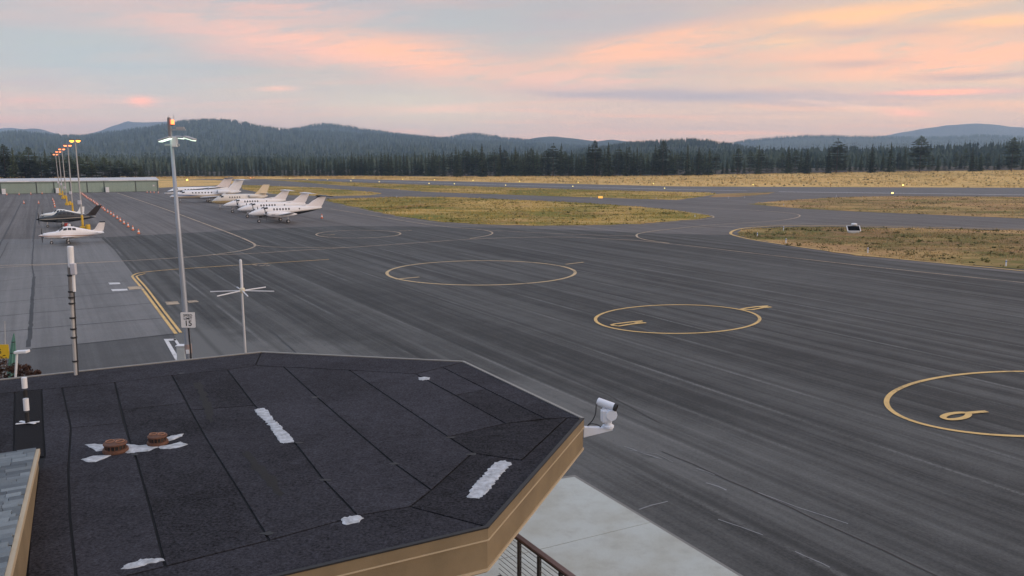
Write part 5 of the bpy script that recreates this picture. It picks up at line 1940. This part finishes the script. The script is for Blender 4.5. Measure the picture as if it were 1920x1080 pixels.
for a, b in ((15, 57), (116, 152), (205, 242), (277, 298)):
    xa, xb = hx_(a), hx_(b)
    MB().box(((xa + xb) / 2, -0.42, HH - 0.14), (xb - xa, 0.08, 0.34)).build('roof_white_strip', WHITE, rf)  # white lengths along the front roof edge
MB().box((hx_(291), -0.05, 2.1), (1.4, 0.12, 0.55)).build('wall_vent', WHITE, hang)
for px, lab in ((7, 'white tank box against the hangar at the left picture edge'), (108, 'white box against the hangar beside the yellow lamp bases'), (201, 'white box against the hangar right of the orange barrel line')):
    p = hA + hd_ * hx_(px) - hn * 0.9
    t = thing('white_cabinet', lab, 'cabinet', p, math.atan2(hd_.y, hd_.x), 'white boxes along the hangar front')
    bevel(MB().box((0, 0, 0.85), (1.1, 0.7, 1.7)).build('body', WHITE, t), 0.04)
    bevel(MB().box((0, 0, 1.73), (1.2, 0.8, 0.08)).build('lid', GA, t), 0.02)
    MB().box((0, -0.36, 0.85), (0.8, 0.02, 1.3)).build('door', GA, t)

# ------------------------------------------------------------------ sodium lamp row on yellow bases
YB = mat('safety_yellow', (0.70, 0.44, 0.03), 0.5, 0, 0.15, 4)
SOD = mat('sodium_lamp', (1.0, 0.42, 0.05), 0.4, emit=4.0)
REDL = mat('amber_red_lamp', (1.0, 0.26, 0.10), 0.4, emit=2.6)
names5 = ['nearest', 'second', 'third', 'fourth', 'farthest']
for i, (bx_, by_, ly, lx) in enumerate([(156, 432, 263, 141), (137, 402, 272, 127), (126, 385, 279, 116), (118.5, 373, 284, 109.5), (113, 366, 289, 104)]):
    b = P(bx_, by_)
    tp = PD(lx, ly, b.y)
    h = tp.z
    L5 = thing('sodium_light_pole', '%s light pole with glowing orange lamp and yellow base in the hangar row' % names5[i], 'light pole', b, 0, 'orange lamp poles in a row')
    ln_ = Vector((tp.x - b.x, 0, h))
    MB().tube([ln_ * 0.17, ln_ * 0.97], [0.14, 0.08], 10).build('pole_shaft', mat('pole_grey', (0.42, 0.42, 0.42), 0.5, 0.3), L5)
    MB().tube([(0, 0, 0.5), ln_ * 0.172], 0.17, 12).build('yellow_sleeve', YB, L5)
    bevel(MB().box((0, 0, 0.32), (0.75, 0.6, 0.64)).build('base_block', YB, L5), 0.06)
    for s in (-1, 1):
        arm_ = MB().tube([ln_ * 0.97, ln_ * 0.985 + Vector((s * 0.5, -s * 0.2, 0))], 0.04, 6).build('arm', GREYM, L5)
        c = ln_ + Vector((s * 0.62, -s * 0.25, -0.05))
        hd2 = bevel(MB().box(c + Vector((0, 0, 0.1)), (0.62, 0.4, 0.16)).build('lamp_head', DARKM, L5), 0.04)
        MB().lathe([(0.07, -0.26), (0.24, -0.18), (0.32, 0.0), (0.22, 0.03)], c + Vector((0, -0.1, 0.0)), 12).build('lamp_glow', SOD if i == 0 else REDL, hd2)
    bevel(MB().box(ln_ * 0.315 + Vector((-0.05, -0.25, 0)), (0.52, 0.18, 0.6)).build('control_box', mat('box_white', (0.68, 0.66, 0.70), 0.5), L5), 0.03)
for px, py, lab in ((165.5, 432, 'yellow barrel beside the nearest yellow lamp base'), (131.5, 384.5, 'yellow barrel beside the third yellow lamp base'), (122.5, 372, 'yellow barrel beside the fourth yellow lamp base')):
    t = thing('yellow_barrel', lab, 'barrel', P(px, py), 0, 'yellow barrels by the lamp bases')
    MB().lathe([(0.30, 0.0), (0.34, 0.03), (0.34, 0.28), (0.36, 0.30), (0.36, 0.33), (0.34, 0.35), (0.34, 0.62), (0.36, 0.64), (0.36, 0.67), (0.34, 0.69), (0.33, 0.92), (0.28, 0.93)], (0, 0, 0), 16).build('drum', YB, t)
    MB().lathe([(0.29, 0.93), (0.27, 0.955)], (0, 0, 0), 16).build('lid', mat('lid_dark', (0.25, 0.16, 0.02), 0.6), t)
t = thing('fuel_cart', 'small red and white cart under the dark plane wing', 'cart', P(125, 429))
bevel(MB().box((0, 0, 0.55), (0.45, 0.4, 0.7)).build('body', mat('cart_red', (0.55, 0.06, 0.04), 0.5), t), 0.04)
bevel(MB().box((0.42, 0, 0.50), (0.38, 0.38, 0.6)).build('tank', WHITE, t), 0.06)
for s in (-0.1, 0.5):
    wheel(t, (s, -0.15, 0.12), 0.12, 0.08)

# ------------------------------------------------------------------ barrels and cones
ORG = mat('cone_orange', (0.78, 0.20, 0.08), 0.55, 0, 0.1, 6)
CWH = mat('cone_white', (0.85, 0.80, 0.78), 0.5)


def cone_proto(name, label, cat, group, h, base):
    t = thing(name, label, cat, (0, 0, 0), 0, group)
    bevel(MB().box((0, 0, 0.03), (base, base, 0.06)).build('base', mat('cone_base', (0.05, 0.035, 0.03), 0.7), t), 0.01)
    r0 = base * 0.36
    MB().lathe([(r0, 0.06), (r0 * 0.72, h * 0.40)], (0, 0, 0), 14).build('lower_cone', ORG, t)
    MB().lathe([(r0 * 0.725, h * 0.40), (r0 * 0.50, h * 0.68)], (0, 0, 0), 14).build('white_band', CWH, t)
    MB().lathe([(r0 * 0.50, h * 0.68), (r0 * 0.25, h), (r0 * 0.1, h + 0.02)], (0, 0, 0), 14).build('upper_cone', ORG, t)
    return t


cA, cB = P(260, 439), P(150, 362.5)
NC = 26
CG = 'orange cones lined up across the apron'
proto = cone_proto('traffic_cone', 'orange cone with white band at the near end of the long cone line', 'cone', CG, 0.78, 0.55)
proto.location = cA
ords = ['second', 'third', 'fourth', 'fifth', 'sixth', 'seventh', 'eighth', 'ninth']
for i in range(1, NC):
    c = copy_tree(proto)
    c.location = cA.lerp(cB, i / (NC - 1)) + Vector((R.uniform(-.12, .12), R.uniform(-.12, .12), 0))
    c.rotation_euler = (0, 0, R.random() * 6)
    c['label'] = ('orange cone, %s from the near end of the long cone line' % ords[i - 1]) if i <= 8 else 'orange cone in the crowded far part of the long cone line'
c = copy_tree(proto)
c.location = P(603.5, 410)
c.scale = (1.15,) * 3
c['label'] = 'lone orange cone behind the tail of the nearest turboprop'
c['group'] = 'single orange cones'
for px, py, lab in ((276, 361.5, 'leftmost of four small cones at the right end of the hangar'), (282.5, 361.8, 'second of four small cones at the right end of the hangar'), (289, 362, 'third of four small cones at the right end of the hangar'), (297, 362.5, 'rightmost of four small cones at the hangar end'),
                    (13, 366, 'small cone before the hangar near the left edge'), (36, 365.5, 'small cone before the hangar, second from the left edge'), (58, 364.8, 'small cone before the hangar, third from the left edge'), (79, 364, 'small cone before the hangar, fourth from the left edge'),
                    (45, 382, 'lone small cone on the open apron at left'), (72.5, 382, 'lone small cone on the apron left of the parked planes'), (99, 376, 'topmost cone of the short line above the white plane'), (101, 380, 'second cone of the short line above the white plane'), (102, 384.5, 'third cone of the short line above the white plane'), (103, 389, 'last cone of the short line above the white plane'),
                    (555, 336, 'small red cone beside the far runway, left one'), (568, 336, 'small red cone beside the far runway, right one')):
    c = copy_tree(proto)
    c.location = P(px, py)
    c.rotation_euler = (0, 0, R.random() * 6)
    c['label'] = lab
    c['group'] = 'single orange cones'

# ------------------------------------------------------------------ runway lights, marker posts, sign
LG = 'lit runway edge lights'
RL = thing('runway_light', '', 'light', (0, 0, 0), 0, LG)
MB().lathe([(0.16, 0), (0.14, 0.06), (0.05, 0.08), (0.045, 0.38)], (0, 0, 0), 10).build('stem', DARKM, RL)
MB().lathe([(0.10, 0.36), (0.14, 0.44), (0.15, 0.55), (0.11, 0.64), (0.04, 0.68)], (0, 0, 0), 12).build('lamp', mat('runway_lamp', (1.0, 0.80, 0.25), 0.3, emit=2.2), RL)
used = False
far_row = [(513, 334.3), (590, 334.3), (623, 334.6), (662, 336), (755, 337.8), (815, 339), (887, 340.5), (974, 342), (1084, 344), (1225, 346.6), (1412, 348.4), (1693, 350.6)]
near_row = [(543, 336.5), (576, 338), (614, 338.8), (658, 341), (711, 342.7), (804.5, 346.2), (852, 346.8), (948, 349.6), (1074, 351.8), (1246, 355.8), (1673, 366.4)]
k = 0
for row, nm in ((far_row, 'far'), (near_row, 'near')):
    for i, (px, py) in enumerate(row):
        o = RL if not used else copy_tree(RL)
        used = True
        o.location = P(px, py, 0.03)
        o.scale = (1.15, 1.15, 1.1) if px < 1600 else (2.3, 2.3, 1.5)
        o['label'] = 'glowing runway light on the %s edge, number %s counting from the right' % (nm, ['one', 'two', 'three', 'four', 'five', 'six', 'seven', 'eight', 'nine', 'ten', 'eleven', 'twelve'][len(row) - 1 - i])
RG = thing('threshold_light', '', 'light', (0, 0, 0), 0, 'red runway end lights')
MB().lathe([(0.2, 0), (0.18, 0.08), (0.07, 0.10), (0.06, 0.4)], (0, 0, 0), 10).build('stem', DARKM, RG)
MB().lathe([(0.2, 0.38), (0.28, 0.48), (0.28, 0.66), (0.18, 0.8)], (0, 0, 0), 12).build('lamp', mat('red_lamp', (1.0, 0.26, 0.12), 0.3, emit=5.0), RG)
for i, (px, py) in enumerate([(470, 335.2), (476, 335.0), (482.5, 334.8), (489, 334.6), (494, 334.5)]):
    o = RG if i == 0 else copy_tree(RG)
    o.location = P(px, py, 0.03)
    o['label'] = 'red light at the runway end, %s of five from the left' % ['first', 'second', 'third', 'fourth', 'fifth'][i]
fl = thing('yellow_beacon', 'bright yellow beacon lamp on the grass above the parked jets', 'light', P(351, 341.5))
MB().tube([(0, 0, 0), (0, 0, 0.9)], 0.08, 8).build('stem', DARKM, fl)
MB().lathe([(0.25, 0.85), (0.42, 1.0), (0.42, 1.3), (0.2, 1.5)], (0, 0, 0), 12).build('lamp', mat('yellow_lamp', (1.0, 0.70, 0.05), 0.3, emit=8.0), fl)
# marker posts
MP = thing('marker_post', '', 'post', (0, 0, 0), 0, 'short white marker posts beside the taxiways')
MB().lathe([(0.06, 0), (0.05, 0.52), (0.03, 0.55)], (0, 0, 0), 8).build('post_tube', WHITE, MP)
MB().lathe([(0.056, 0.36), (0.056, 0.46)], (0, 0, 0), 8).build('blue_band', mat('blue_band', (0.10, 0.16, 0.50), 0.5), MP)
spots = [(1420, 444, 'at the left tip of the near right verge'), (1469, 432, 'at the top edge of the near right verge'), (1473.5, 456, 'on the near right verge below the first post'), (1627, 474, 'on the near right verge below the solar unit'), (1886, 499, 'near the right picture edge on the verge'), (1469.5, 385.5, 'at the left end of the far right verge'), (1568, 368.5, 'on the upper edge of the far right verge'),
         (1303, 407, 'at the right tip of the middle verge'), (1230, 373.5, 'right of the small orange box on the upper verge'), (1108, 371.5, 'left of the small orange box on the upper verge'), (749, 356.2, 'on the upper verge at the taxiway corner'), (744, 371, 'on the taxiway edge above the middle verge'), (1366, 372, 'by the dark strip left of the right verge'), (524, 349.5, 'behind the tail of the silver jet'), (566, 352, 'behind the turboprop tails'), (1396, 371, 'by the dark strip near the right verge tip')]
for i, (px, py, w_) in enumerate(spots):
    o = MP if i == 0 else copy_tree(MP)
    o.location = P(px, py, 0.04)
    s = 1.15 if px in (1886, 1627, 1473.5, 1420, 1469, 744) else 0.95
    o.scale = (s * 1.1, s * 1.1, s)
    o['label'] = 'short white marker post ' + w_
ob = thing('orange_marker_box', 'small glowing orange box sign on the upper verge beyond the taxiway', 'sign', P(1126, 372.5))
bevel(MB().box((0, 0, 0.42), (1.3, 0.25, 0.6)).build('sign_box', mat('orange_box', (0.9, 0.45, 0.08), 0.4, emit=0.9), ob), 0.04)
for s in (-0.45, 0.45):
    MB().box((s, 0, 0.08), (0.06, 0.06, 0.16)).build('leg', DARKM, ob)
sp_ = P(1600, 437.5)
so = thing('solar_unit', 'dark tilted solar panel unit with white cap on the near right verge', 'solar unit', sp_, -0.05)
bevel(MB().box((0.05, 0.1, 0.14), (1.35, 0.9, 0.28)).build('base_box', mat('unit_grey', (0.55, 0.55, 0.53), 0.6), so), 0.03)
Mt = Matrix.Rotation(math.radians(48), 3, 'X')
fr = bevel(MB().box((0, 0.0, 0.72), (2.0, 1.05, 0.07), Mt).build('panel_frame', WHITE, so), 0.01)
MB().box(Vector((0, 0, 0.72)) + Mt @ Vector((0, 0, 0.042)), (1.72, 0.86, 0.02), Mt).build('solar_panel', mat('solar_cell', (0.008, 0.009, 0.012), 0.9, spec=0.05), fr)
MB().tube([(0.15, 0.35, 0.2), (0.15, 0.35, 1.25)], 0.10, 8).build('mast', GREYM, so)
MB().lathe([(0.18, 1.12), (0.42, 1.20), (0.45, 1.36), (0.3, 1.48), (0.08, 1.52)], (0.15, 0.35, 0), 14).build('cap', WHITE, so)
for s in (-0.7, 0.7):
    MB().tube([(s, 0.2, 0.2), (s, 0.1, 0.72)], 0.035, 6).build('leg', GREYM, so)
# ------------------------------------------------------------------ conifers
NEEDLE = foliage('pine_needles', (0.006, 0.010, 0.005), (0.080, 0.100, 0.042), 0.55, 'Object', 0.35)
TRUNK = mat('pine_bark', (0.085, 0.055, 0.04), 0.9, 0, 0.3, 2)


def conifer(seed, h=1.0, wid=0.20, kind='fir'):
    """unit-high crown of many small needle sprays on whorled limbs, and its trunk"""
    rnd = random.Random(seed)
    vs, fs = [], []
    levels = 30
    for i in range(levels):
        t = i / (levels - 1)
        z = (0.05 if kind == 'fir' else 0.12) + 0.93 * t if kind == 'fir' else 0.10 + 0.88 * t
        if kind == 'fir':
            r = wid * (1 - t) ** 0.85 * (0.75 + 0.25 * math.sin(i * 2.4 + seed)) + 0.008
        else:
            r = wid * (math.sin(math.pi * min(1, 0.18 + 0.80 * t)) ** 0.75) * (0.65 + 0.4 * rnd.random()) + 0.01
            if rnd.random() < 0.18:
                continue
        nb = 7 if t < 0.7 else 5
        a0 = rnd.random() * 6.28
        for b in range(nb):
            if rnd.random() < 0.14:
                continue
            a = a0 + 6.283 * b / nb + rnd.uniform(-.35, .35)
            rr = r * rnd.uniform(0.6, 1.18)
            d = Vector((math.cos(a), math.sin(a), 0))
            q = Vector((-d.y, d.x, 0))
            droop = -0.22 * rr if kind == 'fir' else 0.10 * rr
            for (u0, u1, w) in ((0.10, 0.62, 0.30), (0.45, 1.0, 0.24)):
                o = len(vs)
                z0, z1 = z + droop * u0, z + droop * u1 - (0.0 if kind != 'fir' else 0.012)
                p0, p1 = d * rr * u0, d * rr * u1
                ww = rr * w * rnd.uniform(0.8, 1.3)
                pm = (p0 + p1) / 2
                zm = (z0 + z1) / 2
                vs += [(p0.x, p0.y, z0), (pm.x + q.x * ww, pm.y + q.y * ww, zm - 0.010), (p1.x, p1.y, z1), (pm.x - q.x * ww, pm.y - q.y * ww, zm - 0.010), (pm.x, pm.y, zm + 0.018)]
                fs += [(o, o + 1, o + 4), (o + 1, o + 2, o + 4), (o + 2, o + 3, o + 4), (o + 3, o, o + 4)]
    o = len(vs)
    vs += [(0, 0, 1.0), (0.010, 0, 0.93), (-0.006, 0.009, 0.93), (-0.006, -0.009, 0.93)]
    fs += [(o, o + 1, o + 2), (o, o + 2, o + 3), (o, o + 3, o + 1)]
    cr = MB()
    cr.v, cr.f = [tuple(v) for v in vs], fs
    tr = MB().tube([(0, 0, -0.02), (0, 0, 0.5), (0, 0, 0.96)], [0.016, 0.010, 0.003], 6)
    return cr, tr


PROTO = []
for i in range(5):
    PROTO.append(conifer(100 + i, wid=0.17 + 0.02 * i, kind='fir'))
for i in range(4):
    PROTO.append(conifer(200 + i, wid=0.19 + 0.025 * i, kind='pine'))
MESHES = []
for cr, tr in PROTO:
    a, b = cr.build('crown', NEEDLE), tr.build('trunk', TRUNK)
    MESHES.append((a.data, b.data))
    bpy.data.objects.remove(a)
    bpy.data.objects.remove(b)


def tree(px, dist, htop_px, v, label, group, zg, wide=1.0, rnd=R):
    """one conifer standing at ground height zg whose top reaches the given photo row"""
    top = PD(px, htop_px, dist)
    h = max(5.0, top.z - zg)
    t = thing('conifer_tree', label, 'tree', (top.x, top.y, zg), rnd.random() * 6.28, group)
    t.scale = (h * wide, h * wide, h)
    for me, nm in zip(MESHES[v % len(MESHES)], ('crown', 'trunk')):
        o = bpy.data.objects.new(nm, me)
        COL.objects.link(o)
        o.parent = t
    return t


tr_ = random.Random(21)
GT = 'conifers in the treeline beyond the runway'
big = [(1116, 262, 5, 'tall dark pine rising at the middle of the treeline'), (1141, 265, 2, 'tall pine with narrow top just right of the treeline middle'), (1244, 262, 6, 'broad tall pine where the treeline meets the open meadow'),
       (1290, 268, 0, 'dark fir standing forward at the left end of the open meadow'), (1311, 273, 1, 'second dark fir forward at the left end of the open meadow'), (1331, 276, 3, 'third, smaller fir forward at the left end of the open meadow'),
       (1424, 270, 0, 'narrow dark fir alone left of the tall meadow pines'), (1572, 258, 7, 'tall broad pine with dark top in the right half of the treeline'), (1555, 275, 1, 'dark fir tucked against the left side of a tall broad pine'),
       (1637, 268, 2, 'pointed dark fir right of the tall broad pine'), (1672, 264, 0, 'dense dark fir between the pointed fir and the tallest pine'), (1729, 253, 8, 'tallest pine on the right with a broad ragged crown'),
       (1840, 285, 4, 'small rounded lighter green pine before the forest at right'), (1825, 275, 1, 'dark fir behind the small rounded pine at right'), (1902, 256, 6, 'large pine near the right picture edge'), (1480, 272, 3, 'slim fir left of centre in the meadow treeline'), (1385, 277, 5, 'grey green pine between the forward firs and the narrow fir'), (1515, 276, 4, 'mid green fir left of the tall broad pine')]
for px, top, v, lab in big:
    tree(px, TREE_D - 12, top + 1, v, lab, GT, meadow_z(px) - 0.3, 1.35 if v >= 5 else 1.25)
n = 0
x = 812.0
while x < 1270:
    top = (tr_.uniform(267, 277) if tr_.random() < 0.35 else tr_.uniform(277, 292)) if x > 850 else tr_.uniform(278, 294)
    tree(x, TREE_D + tr_.uniform(-8, 30), top, tr_.randrange(9), 'dark conifer in the dense stand at the middle of the treeline', GT, meadow_z(x) - 0.3, tr_.uniform(0.95, 1.35))
    x += tr_.uniform(3.5, 9.5)
while x < 2000:
    tree(x, TREE_D + tr_.uniform(5, 60), 288 + tr_.uniform(-10, 14), tr_.randrange(9), 'shaded conifer filling in between the taller firs at right', GT, meadow_z(x) - 0.3, tr_.uniform(0.9, 1.25))
    x += tr_.uniform(7, 13)
x = 262.0
while x < 815:
    base = 300 - (x - 300) * 0.012
    tree(x, TREE_D + tr_.uniform(0, 40), base + tr_.uniform(-5, 7) - (8 if x > 640 else 0), tr_.randrange(5), 'small far conifer in the low treeline behind the parked jets', GT, meadow_z(x) - 0.3, tr_.uniform(0.9, 1.2))
    x += tr_.uniform(5, 9)
# big trees behind the hangars
GH = 'tall conifers behind the hangars'
hb = [(5, 270, 6), (22, 276, 1), (36, 284, 8), (52, 275, 5), (64, 284, 2), (83, 279, 0), (96, 286, 7), (112, 290, 5), (128, 291, 6), (147, 292, 8), (163, 292, 5), (178, 297, 7), (194, 294, 6), (206, 302, 5), (222, 300, 8), (236, 307, 6), (252, 302, 7), (264, 311, 5), (-20, 276, 7), (-45, 272, 5), (-75, 280, 6), (-100, 275, 8), (-130, 283, 5), (-165, 278, 7), (-200, 284, 6), (-240, 279, 5), (13, 292, 5), (44, 295, 6), (75, 296, 7), (104, 300, 8), (137, 303, 5), (171, 305, 6), (214, 310, 8), (244, 312, 5)]
hl = ['at the left picture edge', 'second from the left picture edge', 'third from the left picture edge', 'with a broad peak left of the lamp row', 'in the dip left of the lamp row', 'with a pointed top left of the lamp row', 'just left of the lamp row', 'behind the lamp row', 'right behind the nearest orange lamp', 'right of the nearest orange lamp', 'in the middle of the hangar trees', 'olive green, middle of the hangar trees', 'with a rounded top toward the light pole', 'low between taller hangar trees', 'fourth from the right end of the hangar trees', 'third from the right end of the hangar trees', 'with a dark dome near the right end', 'low at the right end of the hangar trees'] + ['left of the picture edge, %s tree out' % q for q in ('first', 'second', 'third', 'fourth', 'fifth', 'sixth', 'seventh', 'eighth')]
for i, (px, top, v) in enumerate(hb):
    lab = ('conifer behind the hangars ' + hl[i]) if i < len(hl) else 'lower conifer filling gaps behind the hangars'
    tree(px, 330 + tr_.uniform(0, 25), top, v, lab, GH, 0.0, tr_.uniform(1.15, 1.5))

# ------------------------------------------------------------------ grass and sage on the verges
def in_poly(p, poly):
    c = False
    j = len(poly) - 1
    for i in range(len(poly)):
        a, b = poly[i], poly[j]
        if (a.y > p.y) != (b.y > p.y) and p.x < (b.x - a.x) * (p.y - a.y) / (b.y - a.y) + a.x:
            c = not c
        j = i
    return c


def tufts(spots, hmin, hmax, rnd, spread=0.5, blades=4):
    vs, fs = [], []
    for p in spots:
        h = rnd.uniform(hmin, hmax)
        for _ in range(blades):
            a = rnd.random() * 6.28
            d = Vector((math.cos(a), math.sin(a), 0))
            b = p + d * rnd.random() * spread * h
            w = Vector((-d.y, d.x, 0)) * h * 0.18
            o = len(vs)
            tip = b + d * h * rnd.uniform(0.1, 0.6) + Vector((0, 0, h * rnd.uniform(0.6, 1.1)))
            vs += [tuple(b - w), tuple(b + w), tuple(tip)]
            fs.append((o, o + 1, o + 2))
    mb = MB()
    mb.v, mb.f = vs, fs
    return mb


def grass_mat(name, a, b, c):
    m = foliage(name, a, b, 0.12, 'Position', 0.0)
    return m


DRY = foliage('dry_grass', lin(100, 104, 44), lin(222, 190, 118), 0.08, 'Position', 0.0)
DRYB = foliage('brown_grass', lin(92, 90, 56), lin(214, 182, 134), 0.09, 'Position', 0.0)
GOLD = foliage('golden_grass', lin(166, 138, 82), lin(236, 208, 150), 0.06, 'Position', 0.0)
gr_ = random.Random(31)
for key, cnt, hm, m, lab in (('A', 9000, (0.12, 0.35), DRY, 'dry olive and gold grass on the middle verge'), ('B', 2500, (0.15, 0.35), DRY, 'dry olive grass on the small verge behind the jets'), ('C', 7000, (0.15, 0.4), DRY, 'dry grass on the long verge beside the runway'),
                             ('D', 6000, (0.12, 0.35), DRYB, 'brown dry grass on the far right verge'), ('E', 11000, (0.08, 0.26), DRYB, 'brown patchy grass on the near right verge')):
    poly = isl_world[key]
    x0, x1 = min(p.x for p in poly), max(p.x for p in poly)
    y0, y1 = min(p.y for p in poly), max(p.y for p in poly)
    sp = []
    tries = 0
    while len(sp) < cnt and tries < cnt * 12:
        tries += 1
        p = Vector((gr_.uniform(x0, x1), gr_.uniform(y0, y1), 0.04))
        dens = mnoise.noise(Vector((p.x * 0.09, p.y * 0.22, 3.0))) + 0.5 * mnoise.noise(Vector((p.x * 0.4, p.y * 0.9, 1.0)))
        if dens > gr_.uniform(-0.5, 0.55) and in_poly(p, poly):
            sp.append(p)
    o = tufts(sp, hm[0], hm[1], gr_).build('grass', m)
    tag(o, lab, 'grass', kind='stuff')
# long golden meadow grass and sage
sp, sage = [], []
for _ in range(26000):
    i = gr_.randrange(len(cols) - 1)
    t = gr_.random() ** 0.8
    j = min(int(t * 4), 3)
    u, v = gr_.random(), t * 4 - j
    p = cols[i][j].lerp(cols[i + 1][j], u).lerp(cols[i][j + 1].lerp(cols[i + 1][j + 1], u), v)
    d = mnoise.noise(Vector((p.x * 0.03, p.y * 0.1, 5.0)))
    if d > gr_.uniform(-0.6, 0.3):
        sp.append(p)
    elif gr_.random() < 0.13 and p.x > 20:
        sage.append(p)
tag(tufts(sp, 0.4, 0.95, gr_, 0.7, 4).build('grass', GOLD), 'long golden meadow grass between runway and treeline', 'grass', kind='stuff')
vs, fs = [], []
mbs = MB()
SAGE = foliage('sage', lin(82, 84, 56), lin(128, 120, 78), 0.5, 'Position', 0.0)
lc = leaf_cloud([(p + Vector((gr_.uniform(-.4, .4), 0, 0.25)), gr_.uniform(0.3, 0.7)) for p in sage], len(sage) * 26, 0.22, gr_, 0.55)
tag(lc.build('sagebrush', SAGE), 'dull green sagebrush scattered over the golden meadow', 'shrub', kind='stuff')
# low green weeds along the verges
wd = []
for key, cnt in (('A', 220), ('C', 120), ('D', 120), ('E', 260)):
    poly = isl_world[key]
    x0, x1 = min(p.x for p in poly), max(p.x for p in poly)
    y0, y1 = min(p.y for p in poly), max(p.y for p in poly)
    k = 0
    while k < cnt:
        p = Vector((gr_.uniform(x0, x1), gr_.uniform(y0, y1), 0.04))
        if in_poly(p, poly) and mnoise.noise(Vector((p.x * 0.07, p.y * 0.25, 8.0))) > gr_.uniform(-0.3, 0.5):
            wd.append((p + Vector((0, 0, 0.06)), gr_.uniform(0.18, 0.55)))
            k += 1
        elif not in_poly(p, poly):
            k += 0.05
tag(leaf_cloud(wd, len(wd) * 22, 0.14, gr_, 0.4).build('weeds', foliage('weeds', lin(60, 62, 40), lin(118, 116, 66), 0.5, 'Position', 0.0)), 'low dark weeds dotted over the dry verges', 'weeds', kind='stuff')
